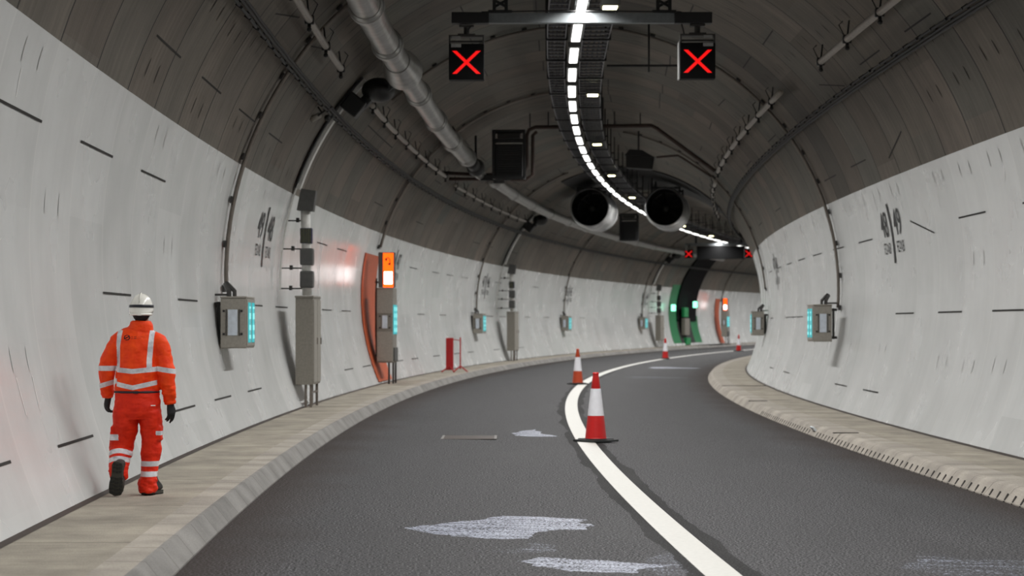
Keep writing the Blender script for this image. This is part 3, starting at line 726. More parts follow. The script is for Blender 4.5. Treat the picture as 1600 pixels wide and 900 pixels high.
# ------------------------------------------------------------------ wall cabinets with lit signs
def text_mesh(txt, size, xs=1.0, ext=.0, bold=True):
    cu = bpy.data.curves.new('t', 'FONT'); cu.body = txt; cu.size = size; cu.align_x = 'CENTER'; cu.align_y = 'CENTER'; cu.resolution_u = 3
    if bold: cu.offset = size * .006
    o = bpy.data.objects.new('t', cu); C.objects.link(o); bpy.context.view_layer.update()
    me = bpy.data.meshes.new_from_object(o.evaluated_get(bpy.context.evaluated_depsgraph_get()))
    vs = [(v.co.x * xs, v.co.y) for v in me.vertices]; fs = [tuple(p.vertices) for p in me.polygons]
    bpy.data.objects.remove(o); bpy.data.curves.remove(cu); bpy.data.meshes.remove(me)
    return vs, fs
def marker_cabinet(label, s, side, o_in=4.74, lit=True):
    """box on the wall; side -1 left, +1 right. local x: 0 at the road-facing side, wall towards side"""
    t = at('wall_cabinet', label, 'wall cabinet', s, side * o_in, 1.33)
    W, L, H = .36, 1.08, .70; sg = side
    mb = MB(); mb.box((sg * W / 2, L / 2, H / 2), (W, L, H), .015); mb.build('body', 'grey', t)
    mb = MB(); mb.box((sg * W / 2, -.006, H / 2), (W * .97, .012, H * .96), .004); mb.box((sg * W / 2, L * .5, H + .012), (W * 1.03, L * 1.02, .025), .006); mb.build('front_panel', 'grey', t)
    x = sg * W * .52
    mb = MB(); mb.box((x, -.018, .36), (.135, .012, .36), .006); mb.build('window', 'window', t)
    mb = MB()
    for q in (-.09, .09): mb.box((x + q, -.02, .36), (.012, .014, .37), .003)
    mb.build('window_frame', 'bracket', t)
    for q in (-.13, .13):
        for z in (.2, .52): mb = MB(); mb.box((x + q * .95, -.02, z), (.03, .02, .03), .006); mb.build('latch', 'black', t)
    xf = -sg * .006
    mb = MB(); mb.box((xf, L / 2, H / 2 + .01), (.012, L * .96, H * .94), .003); mb.build('sign_plate', 'grey', t)
    if lit:
        for y0 in (.12, .60):
            mb = MB(); mb.box((xf * 2.6, y0 + .16, H / 2 + .01), (.012, .30, H * .80), .003); pn = mb.build('lit_panel', 'cyan_e', t)
            mb = MB()
            for z, hh in ((.16, .09), (.29, .12), (.45, .14), (.57, .05)):
                mb.box((xf * 3.8, y0 + .16, z), (.010, .20, hh * .62), .003)
            mb.box((xf * 3.6, y0 + .16, .36), (.006, .02, .44))
            mb.build('lit_symbols', 'cyan_w', pn)
    mb = MB()
    dw = 5.12 - o_in
    for z in (.08, H - .08):
        mb.box((sg * (W + .04), .2, z), (.16, .05, .05)); mb.box((sg * (W + .04), L - .2, z), (.16, .05, .05))
    mb.box((sg * (W + .05), .2, H / 2), (.04, .05, H - .1)); mb.box((sg * (W + .05), L - .2, H / 2), (.04, .05, H - .1)); mb.box((sg * (W + .05), L / 2, H - .08), (.04, L - .4, .04))
    mb.tube([(sg * (W - .08), .35, H), (sg * (W - .08), .35, H + .10), (sg * (W + .0), .6, H + .2)], .035, 8)
    mb.tube([(sg * (W - .16), .35, H), (sg * (W - .16), .35, H + .10), (sg * (W - .02), .6, H + .22)], .03, 8)
    mb.box((sg * (W + .02), .3, H + .05), (.22, .04, .03))
    mb.build('bracket', 'bracket', t)
    return t
marker_cabinet('nearest grey wall cabinet with turquoise lit signs, left wall ahead of the walking person', 33.2, -1)
marker_cabinet('grey wall cabinet with turquoise lit strips on the right wall', 46.3, 1, 4.68)
marker_cabinet('small grey wall cabinet with turquoise sign right of the red folded barrier', 86.8, -1, 4.76)
marker_cabinet('distant grey wall cabinet with turquoise sign on the left wall behind the second cone', 115.0, -1, 4.76)
marker_cabinet('distant grey wall cabinet with turquoise sign just left of the third tall cabinet', 141.8, -1, 4.76)
marker_cabinet('far grey wall cabinet on the right wall where the tunnel bends out of sight', 71.8, 1, 4.86)

# tall cabinets with cable risers
def tall_cabinet(label, s, o=-4.62, riser=True, blabel=''):
    t = at('tall_cabinet', label, 'electrical cabinet', s, o, ZL, dz=0)
    W, L = .31, 1.36; z0, z1 = .40, 1.93
    mb = MB(); mb.box((-W / 2, L / 2, (z0 + z1) / 2), (W, L, z1 - z0), .012); mb.build('body', 'grey2', t)
    mb = MB(); mb.box((-W / 2, L / 2, z1 + .015), (W * 1.06, L * 1.03, .035), .006); mb.build('top_cover', 'grey2', t)
    for y in (.03, .70):
        mb = MB(); mb.box((.008, y + .31, (z0 + z1) / 2), (.016, .60, (z1 - z0) * .95), .004); d = mb.build('door', 'grey', t)
        mb = MB(); mb.box((.024, y + .55, (z0 + z1) / 2), (.02, .03, .12), .006); mb.build('handle', 'conduit', d)
    for y in (.12, 1.24):
        for x in (-.05, -.26):
            if x == -.26 : zb = .12
            else: zb = 0
            mb = MB(); mb.box((x + (.12 if zb else 0), y, (z0) / 2), (.045, .045, z0), .004); mb.build('leg', 'conduit', t)
    mb = MB(); mb.box((-.05, .68, .26), (.03, 1.12, .03)); mb.build('leg_brace', 'conduit', t)
    if riser:
        r = at('cable_riser', blabel, 'cable riser', s + .35, 0, 0)
        xo = o - .14
        mb = MB(); mb.tube([(xo, 0, ZL + z1 + .045), (xo - .02, 0, 3.3), (xo - .03, 0, 3.72)], .085, 14); mb.build('white_pipe', 'whitepipe', r, True)
        mb = MB(); mb.box((xo + .0, 0, 2.46), (.235, .26, .30), .03); mb.build('junction_box', 'darkgrey', r)
        mb = MB(); mb.box((xo + .0, 0, 2.86), (.235, .26, .30), .03); mb.build('junction_box', 'darkgrey', r)
        mb = MB(); mb.box((xo - .01, 0, 3.23), (.205, .22, .27), .01); gq = mb.build('grille_box', 'navy', r)
        mb = MB()
        for q in range(6): mb.box((xo - .085 + q * .03, -.115, 3.23), (.005, .012, .25))
        mb.build('grille_bars', 'yellowband', gq)
        mb = MB(); mb.prism([(xo - .17, 3.68), (xo + .12, 3.66), (xo + .17, 4.02), (xo - .09, 4.06)], -.16, .16); mb.build('bracket_box', 'darkgrey', r)
        for z in (2.3, 2.66, 3.0, 3.5):
            w = -math.sqrt(RT ** 2 - (z - CH) ** 2) + CX
            mb = MB(); mb.tube([(w + .03, 0, z), (xo - .05, 0, z)], .014, 6); mb.tube([(w + .22, 0, z - .03), (w + .22, 0, z + .05)], .03, 8); mb.build('wall_bracket', 'bracket', r)
        mb = MB()
        for y in (.12, .2): mb.tube([(CX + (RT - .05) * math.sin(R_(a)), -y, CH + (RT - .05) * math.cos(R_(a))) for a in range(-91, -68, 3)], .012, 6)
        mb.build('thin_conduit', 'whitepipe', r)
        # tray round the vault: lit face painted pale, shaded side painted black
        ph = np.linspace(-71, -46, 14); rr = RT - .11
        mb = MB(); mb.strip([(CX + rr * math.sin(R_(a)), .0, CH + rr * math.cos(R_(a))) for a in ph], .26, .07, [(math.sin(R_(a)), 0, math.cos(R_(a))) for a in ph], [(0, 1, 0)] * 14); mb.build('channel', 'whitepipe', r)
        mb = MB(); mb.strip([(CX + (rr + .055) * math.sin(R_(a)), -.22, CH + (rr + .055) * math.cos(R_(a))) for a in ph], .16, .02, [(math.sin(R_(a)), 0, math.cos(R_(a))) for a in ph], [(0, 1, 0)] * 14); mb.build('shaded_side', 'black', r)
        mb = MB(); a = R_(-51.2); mb.box((CX + (rr - .12) * math.sin(a), -.06, CH + (rr - .12) * math.cos(a)), (.34, .5, .34), .03, ry=a); mb.build('clamp_block', 'black', r)
        mb = MB(); a = R_(-45.6); c = (CX + (rr - .26) * math.sin(a), -.05, CH + (rr - .26) * math.cos(a)); mb.ball(c, (.30, .34, .22), 14, 9); mb.box((c[0] + .2, -.1, c[2] + .08), (.26, .4, .2), .05, ry=a); mb.box((c[0] - .22, 0, c[2] - .18), (.26, .3, .18), .05, ry=a); mb.build('cable_joint', 'black', r, True, autosm=True)
    return t
tall_cabinet('nearest tall grey cabinet on legs against the left wall, below the white riser pipe', 41.8, -4.57, True, 'nearest riser of white pipe, grey boxes and a pale channel climbing above the tall cabinet')
tall_cabinet('middle tall grey cabinet on legs at the left wall, right of the red barrier', 94.4, -4.44, True, 'middle riser of white pipe and grey boxes above the second tall cabinet')
tall_cabinet('farthest tall grey cabinet at the left wall beside the green portal', 145.3, -4.40, True, 'farthest small riser pipe just left of the green portal')

# wall-mounted camera on the left shoulder
t = at('wall_camera', 'small camera and lamp on a bracket below the left cable run', 'camera', 40.0, -4.35, 5.12)
mb = MB(); mb.tube([(0, 0, .02), (.16, 0, .14), (.27, 0, .20)], .018, 6); mb.tube([(.1, 0, .1), (-.03, 0, .28)], .015, 6); mb.build('arm', 'black', t)
mb = MB(); mb.tube([(-.06, -.06, -.02), (.05, .08, .06)], .05, 10); mb.build('camera_body', 'grey', t, True)
mb = MB(); mb.ball((.2, -.1, .0), .055, 12, 8); mb.build('dome', 'black', t, True)

# ------------------------------------------------------------------ emergency stations
def wall_sheet(name, mat, s0, s1, p0, p1, off=.02, thick=.02, parent=None):
    mb = MB(); ss = np.linspace(s0, s1, max(2, int((s1 - s0) * 1.5) + 1)); ph = np.linspace(p0, p1, 22); n = len(ph); vs = []
    for x in ss:
        for a in ph: vs.append(tuple(ringpt(x, a, RT - off)))
    k = len(vs)
    for x in ss:
        for a in ph: vs.append(tuple(ringpt(x, a, RT - off + thick)))
    fs = []
    for i in range(len(ss) - 1):
        for j in range(n - 1):
            q = (i * n + j, i * n + j + 1, (i + 1) * n + j + 1, (i + 1) * n + j); fs.append(q); fs.append(tuple(k + z for z in reversed(q)))
    for i in range(len(ss) - 1):
        for j in (0, n - 1): q = (i * n + j, (i + 1) * n + j); fs.append((q[0], q[1], k + q[1], k + q[0]))
    for j in range(n - 1):
        for i in (0, len(ss) - 1): q = (i * n + j, i * n + j + 1); fs.append((q[0], q[1], k + q[1], k + q[0]))
    mb.add(vs, fs); o = mb.build(name, mat, parent, True, autosm=True); return o
def station(label, plabel, s, o, s_a, s_b):
    p = wall_sheet('orange_wall_facing', 'orangepanel', s_a, s_b, -113.4, -78.5, .035, .02); tag(p, plabel, 'wall panel', 'orange wall panels')
    t = at('emergency_station', label, 'emergency station', s, o, ZL)
    W, L = .40, 1.0
    mb = MB(); mb.box((-W / 2, L / 2, 1.44), (W, L, 1.84), .015); mb.build('body', 'grey2', t)
    mb = MB(); mb.box((-W / 2, -.008, 2.02), (W * .96, .014, .58), .004); mb.build('front_panel', 'grey', t)
    mb = MB(); mb.box((-W / 2, -.008, .92), (W * .96, .014, .72), .004); mb.build('front_panel', 'grey', t)
    mb = MB(); mb.box((-W * .5, -.02, 1.52), (.13, .012, .32), .006); mb.build('window', 'window', t)
    for q in (-.12, .12):
        for z in (1.38, 1.66): mb = MB(); mb.box((-W * .5 + q, -.02, z), (.035, .02, .035), .006); mb.build('latch', 'black', t)
    mb = MB(); mb.box((.008, L / 2, 1.58), (.016, L * .9, .72), .004); pn = mb.build('side_sign', 'cyan_e', t)
    for y in (.25, .72):
        mb = MB()
        for z in (1.32, 1.5, 1.68, 1.84): mb.box((.02, y, z), (.01, .22, .1), .003)
        mb.box((.018, y, 1.58), (.006, .02, .6)); mb.build('lit_symbols', 'cyan_w', pn)
    mb = MB(); mb.box((.02, L / 2, .72), (.04, L * .8, .34), .01); mb.build('lower_door', 'darkgrey', t)
    for (x, y) in ((-.10, .04), (-.04, .5), (-.02, .92)):
        mb = MB(); mb.box((x, y, .26), (.045, .05, .52), .004); mb.build('leg', 'bracket', t)
    # lit head sign
    mb = MB(); mb.box((-.16, .16, 2.80), (.40, .32, .86), .015); mb.build('sign_housing', 'darkgrey', t)
    mb = MB(); mb.box((-.115, -.008, 3.0), (.255, .016, .42), .006); og = mb.build('phone_sign', 'orange_e', t)
    mb = MB(); mb.tube([(-.17, -.02, 3.07), (-.12, -.02, 3.10), (-.075, -.02, 3.05), (-.07, -.02, 2.96)], .012, 6); mb.box((-.165, -.02, 3.05), (.05, .012, .06), .004); mb.box((-.085, -.02, 2.94), (.06, .012, .05), .004); mb.build('handset_symbol', 'iron', og)
    mb = MB(); mb.box((-.115, -.008, 2.58), (.255, .016, .42), .006); rd = mb.build('lower_sign', 'orange_e', t)
    mb = MB(); mb.box((-.115, -.02, 2.60), (.20, .012, .30), .01); mb.build('white_panel', 'white_e', rd)
    mb = MB()
    for z in (.7, 1.3, 1.9, 2.5): mb.box((-W - .02, .3, z), (.10, .04, .04)); 
    mb.tube([(-W - .03, .3, 2.6), (-W - .05, .3, 2.2), (-W - .05, .3, 1.2), (-W - .03, .3, .65)], .02, 8)
    mb.build('cable_bracket', 'bracket', t)
    return t
station('nearest emergency station with glowing orange phone sign above a grey cabinet', 'tall orange panel on the left wall behind the nearest emergency station', 58.3, -4.47, 57.85, 61.0)
station('far emergency station with orange lit sign, right of the green portal', 'distant orange wall panel behind the far emergency station', 169.3, -4.25, 169.6, 171.2)

# ------------------------------------------------------------------ green cross-passage portal
gp = at('cross_passage_portal', 'distant green framed cross passage portal with black upper louvre', 'portal', 153, -4.9, ZL); 
inv = None
bpy.context.view_layer.update()
MW = gp.matrix_world.inverted()
def chpart(o):
    o.data.transform(MW); o.parent = gp; return o
chpart(wall_sheet('green_frame', 'greenpanel', 152.9, 155.6, -112, -70)); chpart(wall_sheet('green_frame', 'greenpanel', 160.6, 163.2, -112, -92))
chpart(wall_sheet('black_louvre', 'dark_ring', 155.6, 162.4, -96, -38, .10, .08)); chpart(wall_sheet('door_recess', 'darkpanel', 155.6, 160.6, -112, -96, .03, .02))
mb = MB(); mb.box((.06, 4.2, 1.25), (.25, 1.8, 1.1), .03); mb.build('hose_cabinet', 'grey2', gp)
mb = MB(); mb.box((.06, 4.0, 2.2), (.2, 1.5, .62), .03); mb.build('green_door', 'green2', gp)
mb = MB(); mb.box((.06, 4.6, .30), (.3, 1.6, .45), .03); mb.build('green_step', 'green2', gp)
for s, o, h, lb in ((152.4, -4.80, 2.45, 'glowing green exit signal left of the green portal'), (159.3, -4.78, 2.70, 'glowing green exit signal right of the black louvre of the portal')):
    t = at('exit_signal', lb, 'exit sign', s, o + (.18 if s > 155 else 0), h, 'green exit signals')
    mb = MB(); mb.box((0, .05, .22), (.36, .08, .48), .02); mb.build('housing', 'black', t)
    mb = MB(); mb.box((0, .0, .22), (.29, .03, .41), .02); mb.build('lit_face', 'green_e', t)
    mb = MB(); mb.box((-.24, .05, .22), (.18, .04, .04)); mb.build('arm', 'bracket', t)
mb = MB(); mb.box((0, 0, 0), (.95, 8.5, .02), .005); o = mb.build('crossover_ramp', 'asphalt', loc=P(163.5, -4.10, ZL + .012), rz=yaw(163)); tag(o, 'dark low ramp crossing the left walkway between the portal and the far orange station', 'ramp')

# ------------------------------------------------------------------ jet fans and the painted shade above
wp = wall_sheet('dark_panel_shade', 'darkpanel', 90.8, 106, -26, 45, .04, .02); tag(wp, 'dark curved sheet for the deep shade on the crown above the two jet fans', 'panel')  # dark sheet added where the crown lies in deep shade
def jet_fan(label, o):
    s = 94.2; t = at('jet_fan', label, 'jet fan', s, o, 6.27, 'jet fans')
    mb = MB(); L = 4.2
    mb.lathe([(.715, .10), (.74, -.03), (.77, .0), (.80, .08), (.80, .55), (.83, .56), (.83, .66), (.79, .67), (.79, 3.2), (.83, 3.21), (.83, 3.3), (.8, 3.31), (.8, L), (.76, L), (.72, L - .15), (.70, .3), (.715, .10)], 48, ax='y')
    mb.build('casing', 'alu', t, True, autosm=True)
    mb = MB(); mb.lathe([(.708, .09), (.695, .3), (.69, L - .3)], 40, ax='y'); mb.build('silencer_lining', 'black', t, True)
    mb = MB(); mb.lathe([(.001, 1.0), (.10, 1.03), (.17, 1.12), (.19, 1.25), (.19, 2.2), (.001, 2.3)], 24, ax='y'); mb.build('hub', 'bracket', t, True, autosm=True)
    mb = MB(); mb.lathe([(.001, 2.32), (.685, 2.34), (.685, 2.38), (.001, 2.38)], 32, ax='y'); mb.build('light_block_disc', 'black', t)  # solid disc added to stop light showing through the fan
    for k in range(8):
        a = k * PI / 4 + .2; mb = MB(); mb.T = Matrix.Rotation(-a, 4, 'Y')
        vs = []
        for (r, w, tw) in ((.17, .11, 1.0), (.38, .10, .75), (.67, .085, .55)):
            for q in (-1, 1):
                for e in (-.006, .006):
                    vs.append((q * w * math.cos(tw) + e * math.sin(tw), 1.3 + q * w * math.sin(tw) - e * math.cos(tw), r))
        fs = []
        for i in range(2):
            b = i * 4; fs += [(b, b + 2, b + 6, b + 4), (b + 1, b + 5, b + 7, b + 3), (b, b + 4, b + 5, b + 1), (b + 2, b + 3, b + 7, b + 6)]
        fs += [(0, 1, 3, 2), (8, 10, 11, 9)]
        mb.add(vs, fs); mb.build('blade', 'darkpanel', t)
    for k in range(4):
        a = k * PI / 2 + PI / 4; mb = MB(); mb.T = Matrix.Rotation(-a, 4, 'Y'); mb.box((0, 1.9, .39), (.03, .2, .44)); mb.build('strut', 'bracket', t)
    mb = MB()
    for y in (.7, 3.2):
        for x in (-.55, .55): mb.box((x, y, .68 if abs(o + x) > abs(o) else .85), (.07, .08, .36 if abs(o + x) > abs(o) else .70))
        mb.box((0, y, .80), (1.16, .1, .06))
    mb.box((0, 1.95, .82), (.1, 2.6, .05))
    mb.build('mounting_bracket', 'black', t)
    return t
jet_fan('left jet fan, round silver cylinder hung under the crown', -1.42)
jet_fan('right jet fan, round silver cylinder hung under the crown', 1.54)

# ------------------------------------------------------------------ folded red barrier
t = at('folded_barrier', 'folded red barrier frame standing on the left walkway between cabinets', 'barrier', 72.3, -4.42, ZL)
mb = MB(); mb.box((.14, 0, .56), (.23, .05, .98), .01); mb.build('panel', 'barrier', t)
mb = MB(); mb.tube([(.46, .05, .10), (.46, .05, 1.06)], .022, 8); mb.build('post', 'barrier', t)
mb = MB(); mb.tube([(.25, .02, 1.0), (.45, .05, .97)], .012, 6); mb.build('link_bar', 'barrier', t)
for (a, b) in (((.14, 0, .2), (-.10, -.1, .015)), ((.14, 0, .2), (.30, -.25, .015)), ((.46, .05, .2), (.28, -.2, .015)), ((.46, .05, .2), (.68, .1, .015))):
    mb = MB(); mb.tube([a, b], .02, 8); mb.build('foot', 'barrier', t)

# ------------------------------------------------------------------ stencilled ring numbers on the walls
def wall_numbers(label, s, side, n_left, n_right, phi_c):
    """n_left/n_right as read from the road"""
    mb = MB()
    def put(vs, fs, ds, dv):
        out = []
        for x, y in vs:
            ss = s + (ds + x) * (1 if side < 0 else -1)
            ph = phi_c + (-side) * (dv + y) / RT * 180 / PI
            out.append(tuple(ringpt(ss, ph, RT - .011)))
        mb.add(out, fs)
    for txt, dx in ((n_left, -.72), (n_right, .72)):
        v, f = text_mesh(txt, .62, 1.25); put(v, f, dx, .145)
        v, f = text_mesh('FZ-NB', .27, 1.0); put(v, f, dx, -.25)
    ys = np.linspace(-.5, .5, 11); bar = [(x, y) for y in ys for x in (-.09, .09)]
    put(bar, [(2 * i, 2 * i + 1, 2 * i + 3, 2 * i + 2) for i in range(10)], 0, 0)
    o = mb.build('stencilled_numbers', 'lettering'); tag(o, label, 'wall marking', 'stencilled location numbers')
wall_numbers('stencilled numbers 49 and 48 around a bar on the left wall above the nearest cabinet', 39.5, -1, '49', '48', -81.8)
wall_numbers('stencilled numbers 48 and 49 either side of a bar on the right wall', 39.9, 1, '48', '49', 81.0)
wall_numbers('stencilled numbers on the left wall just right of the orange emergency station sign', 65.3, -1, '48', '47', -80.5)
wall_numbers('stencilled numbers on the left wall above the cabinet right of the red barrier', 91.0, -1, '47', '46', -81.7)
wall_numbers('small stencilled numbers on the left wall above the fourth wall cabinet', 117.8, -1, '46', '45', -82.0)
wall_numbers('tiny stencilled numbers on the left wall above the cabinet before the green portal', 144.1, -1, '45', '44', -81.7)
wall_numbers('faint narrow stencilled numbers on the right wall near the far bend', 65.3, 1, '47', '48', 82.0)

# ------------------------------------------------------------------ the walking person
PS, PO = 20.45, -4.435
def W2(px, py): return ((px - 214) / 183.6, (773 - py) / 183.6)      # photo plane of the person -> local x, z
person = at('person', 'person in orange high-visibility suit and white helmet walking away along the left walkway', 'person', PS, PO, ZL)
def limb(mb, pts, n=20):
    """pts: (x, y, z, rx, ry) rings, oval in the plane across the limb"""
    P_ = [Vector(p[:3]) for p in pts]; k = len(P_); vs = []
    for i, p in enumerate(P_):
        t = (P_[min(i + 1, k - 1)] - P_[max(i - 1, 0)]).normalized()
        ax = Vector((1, 0, 0)); nx = (ax - t * ax.dot(t)).normalized(); ny = t.cross(nx)
        for j in range(n):
            a = 2 * PI * j / n; vs.append(tuple(p + nx * math.cos(a) * pts[i][3] + ny * math.sin(a) * pts[i][4]))
    fs = [(i * n + j, i * n + (j + 1) % n, (i + 1) * n + (j + 1) % n, (i + 1) * n + j) for i in range(k - 1) for j in range(n)]
    fs += [tuple(reversed(range(n))), tuple((k - 1) * n + j for j in range(n))]
    mb.add(vs, fs)
def fold_noise(co, amp, sc, seed):
    from mathutils import noise as mn
    p = Vector((co.x * sc[0] + seed, co.y * sc[1], co.z * sc[2]))
    return (mn.noise(p) * 1.0 + .5 * mn.noise(p * 2.3)) * amp
def fuse(mb, name, voxel, parent, mat, smooth_it=6, folds=None, attrs=None, deci=None):
    o = mb.build(name + '_raw', mat); me0 = o.data
    r = o.modifiers.new('r', 'REMESH'); r.mode = 'VOXEL'; r.voxel_size = voxel; r.use_smooth_shade = True
    s = o.modifiers.new('s', 'SMOOTH'); s.iterations = smooth_it; s.factor = .5
    bpy.context.view_layer.update()
    me = bpy.data.meshes.new_from_object(o.evaluated_get(bpy.context.evaluated_depsgraph_get()))
    bpy.data.objects.remove(o); bpy.data.meshes.remove(me0)
    me.name = name
    if folds:
        nr = [v.normal.copy() for v in me.vertices]
        for v, n_ in zip(me.vertices, nr): v.co += n_ * folds(v.co)
    if attrs:
        for an, fn in attrs.items():
            a = me.attributes.new(an, 'FLOAT', 'POINT')
            a.data.foreach_set('value', [fn(v.co) for v in me.vertices])
    me.materials.clear(); me.materials.append(M[mat] if isinstance(mat, str) else mat)
    for p in me.polygons: p.use_smooth = True
    q = bpy.data.objects.new(name, me); C.objects.link(q); q.parent = parent
    return q
def cloth_mat(name, extra=False):
    m, nt, b = base_mat(name)
    tc = nd(nt, 'ShaderNodeTexCoord'); n1 = noise(nt, tc.outputs['Object'], 14, 4, .6); n2 = noise(nt, tc.outputs['Object'], 260, 2)
    c = ramp(nt, n1, [(.3, lin((238, 54, 4) if extra else (208, 32, 3))), (.7, lin((252, 78, 8) if extra else (228, 46, 5)))])
    at_ = nd(nt, 'ShaderNodeAttribute', attribute_name='tape'); tape = ramp(nt, at_.outputs['Fac'], [(.495, 0.0), (.505, 1.0)])
    c = mixc(nt, tape, c, ramp(nt, n1, [(.3, lin((188, 190, 196))), (.7, lin((236, 236, 240)))]))
    if extra:
        lg = nd(nt, 'ShaderNodeAttribute', attribute_name='logo'); c = mixc(nt, ramp(nt, lg.outputs['Fac'], [(.48, 0.0), (.52, 1.0)]), c, lin((62, 22, 20)))
    link(nt, c, b.inputs['Base Color']); b.inputs['Roughness'].default_value = .6; b.inputs['Specular IOR Level'].default_value = .3
    link(nt, ramp(nt, at_.outputs['Fac'], [(.495, .62), (.505, .38)]), b.inputs['Roughness'])
    bump(nt, b, mth(nt, 'ADD', n1, mth(nt, 'MULTIPLY', n2, .08)), .6, .012)
    return m
def band(z, zc, hw): return max(0.0, min(1.0, .5 + (hw - abs(z - zc)) * 40))

# body: one continuous figure inside the clothes, head and neck showing
mb = MB()
hx = (220 - 214) / 183.6; sx = .005
limb(mb, [(hx, 0, .90, .09, .06), (.0, 0, 1.1, .13, .09), (0, 0, 1.28, .15, .09), (.01, .0, 1.36, .10, .07), (hx, .01, 1.42, .058, .06), (hx, .015, 1.50, .056, .06)])
limb(mb, [(-.08, 0, .90, .065, .06), (-.115, .03, .66, .06, .06), (-.135, .03, .42, .05, .05), (-.15, -.02, .34, .04, .04), (-.152, -.12, .25, .035, .035)])
limb(mb, [(.08, 0, .90, .065, .06), (.105, .015, .66, .06, .06), (.112, .03, .42, .045, .045), (.095, .02, .2, .035, .035), (.09, .02, .10, .03, .03)])
limb(mb, [(-.12, 0, 1.32, .05, .05), (-.19, .0, 1.26, .05, .05), (-.268, .05, 1.05, .035, .035), (-.268, .14, .85, .022, .022)])
limb(mb, [(.13, 0, 1.32, .05, .05), (.21, .0, 1.26, .05, .05), (.262, -.02, 1.04, .035, .035), (.276, .005, .80, .022, .022)])
mb.ball((hx, .02, 1.58), (.076, .096, .112), 24, 16)
mb.ball((hx, .055, 1.515), (.052, .055, .05), 16, 10)                       # jaw
mb.ball((hx, .124, 1.565), (.014, .022, .026), 10, 8)                        # nose
mb.box((hx, .105, 1.522), (.045, .02, .012), .005)                           # lips
for q in (-1, 1): mb.ball((hx + q * .078, .01, 1.565), (.012, .022, .034), 10, 8)
body = fuse(mb, 'body', .007, person, 'skin', 3)
for q in (-1, 1):
    mb = MB(); mb.ball((hx + q * .030, .103, 1.588), .012, 10, 8); mb.mi = 1; mb.ball((hx + q * .030, .1115, 1.588), .0055, 8, 6); mb.build('eye', ['eyewhite', 'hair'], person, True)
mb = MB(); mb.ball((hx, -.012, 1.575), (.084, .088, .10), 20, 14); mb.ball((hx, -.03, 1.525), (.068, .055, .05), 16, 10); fuse(mb, 'hair', .009, person, 'hair', 3)

# helmet
hz = 1.592
hel = None
mb = MB(); n = 36
prof = [(0, .126), (.3, .122), (.55, .106), (.75, .082), (.9, .052), (.99, .018), (1.03, -.012), (1.0, -.036)]
vs = []; k = len(prof)
for (r, z) in prof[1:]:
    for j in range(n):
        a = 2 * PI * j / n; rx, ry = .099, .126
        back = max(0, -math.sin(a)); front = max(0, math.sin(a))
        zz = z - (.022 * back if z < 0 else 0) + (.055 * front if z < -.02 else (.03 * front if z < 0 else 0)); rr = r + (.12 * front if z < -.02 else 0)
        vs.append((hx + rx * rr * math.cos(a), -.0 + ry * rr * math.sin(a), hz + zz))
vs.append((hx, 0, hz + .126)); e = len(vs) - 1
fs = [(e, j, (j + 1) % n) for j in range(n)] + [(i * n + j, i * n + (j + 1) % n, (i + 1) * n + (j + 1) % n, (i + 1) * n + j) for i in range(k - 2) for j in range(n)]
mb.add(vs, fs)
hel = mb.build('helmet', 'helmet', person, True); so = hel.modifiers.new('so', 'SOLIDIFY'); so.thickness = .004
mb = MB(); mb.lathe([(1, 0), (1, .001)], 4) if False else None
vs = []; zs = [(-.006, 1.02), (-.005, 1.055), (.016, 1.03), (.018, .99)]
for (z, r) in zs:
    for j in range(n):
        a = 2 * PI * j / n; vs.append((hx + .0995 * r * math.cos(a), .1265 * r * math.sin(a), hz + z + .012))
mb.add(vs, [(i * n + j, i * n + (j + 1) % n, (i + 1) * n + (j + 1) % n, (i + 1) * n + j) for i in range(3) for j in range(n)]); mb.build('helmet_band', 'navyband', person, True)
mb = MB(); mb.tube([(hx, -.122, hz + .05), (hx, -.085, hz + .105), (hx, -.03, hz + .129), (hx, .04, hz + .128), (hx, .09, hz + .10)], [.003, .005, .006, .005, .003], 8); mb.build('helmet_ridge', 'helmet', person, True)
mb = MB(); mb.tube([(hx + .092 * math.cos(a), -.02 + .118 * math.sin(a), hz - .052) for a in np.linspace(-PI * .93, -PI * .07, 14)], .010, 8); mb.box((hx, -.142, hz - .052), (.036, .012, .022), .003); mb.build('nape_strap', 'helmet', person, True)

# jacket
mb = MB()
T_ = [(610, 178, 249, .118), (604, 177, 250, .125), (592, 180, 247, .130), (575, 181, 246, .135), (555, 181, 247, .137), (540, 180, 250, .132), (528, 182, 250, .120), (519, 190, 246, .102), (512, 199, 240, .083), (506, 203, 236, .072)]
rings = []
for py, l, r, d in T_:
    x, z = W2((l + r) / 2, py); rings.append((x, .005 if py < 560 else 0.0, z, (r - l) / 2 / 183.6, d))
limb(mb, rings, 32)
def A_(px, py, y, r, r2=None): x, z = W2(px, py); return (x, y, z, r, r2 or r)
limb(mb, [A_(193, 524, .0, .055, .07), A_(182, 533, 0, .072, .082), A_(174, 550, .01, .074, .082), A_(167, 570, .03, .070, .078), A_(163.5, 588, .06, .066, .072), A_(163.5, 603, .10, .060, .066), A_(164, 614, .13, .055, .058), A_(164.5, 620, .145, .045, .048)])
limb(mb, [A_(236, 524, .0, .055, .07), A_(247, 533, 0, .072, .082), A_(254, 550, -.01, .074, .082), A_(258, 570, -.02, .074, .080), A_(260.5, 590, -.03, .070, .074), A_(262.5, 607, -.02, .062, .066), A_(264, 620, .0, .054, .057), A_(265, 629, .01, .045, .048)])
limb(mb, [A_(219, 516, -.005, .118, .09), A_(219.5, 508, -.006, .100, .086), A_(219, 501.5, -.004, .086, .080), A_(219, 500.5, -.004, .076, .07)], 28)   # collar
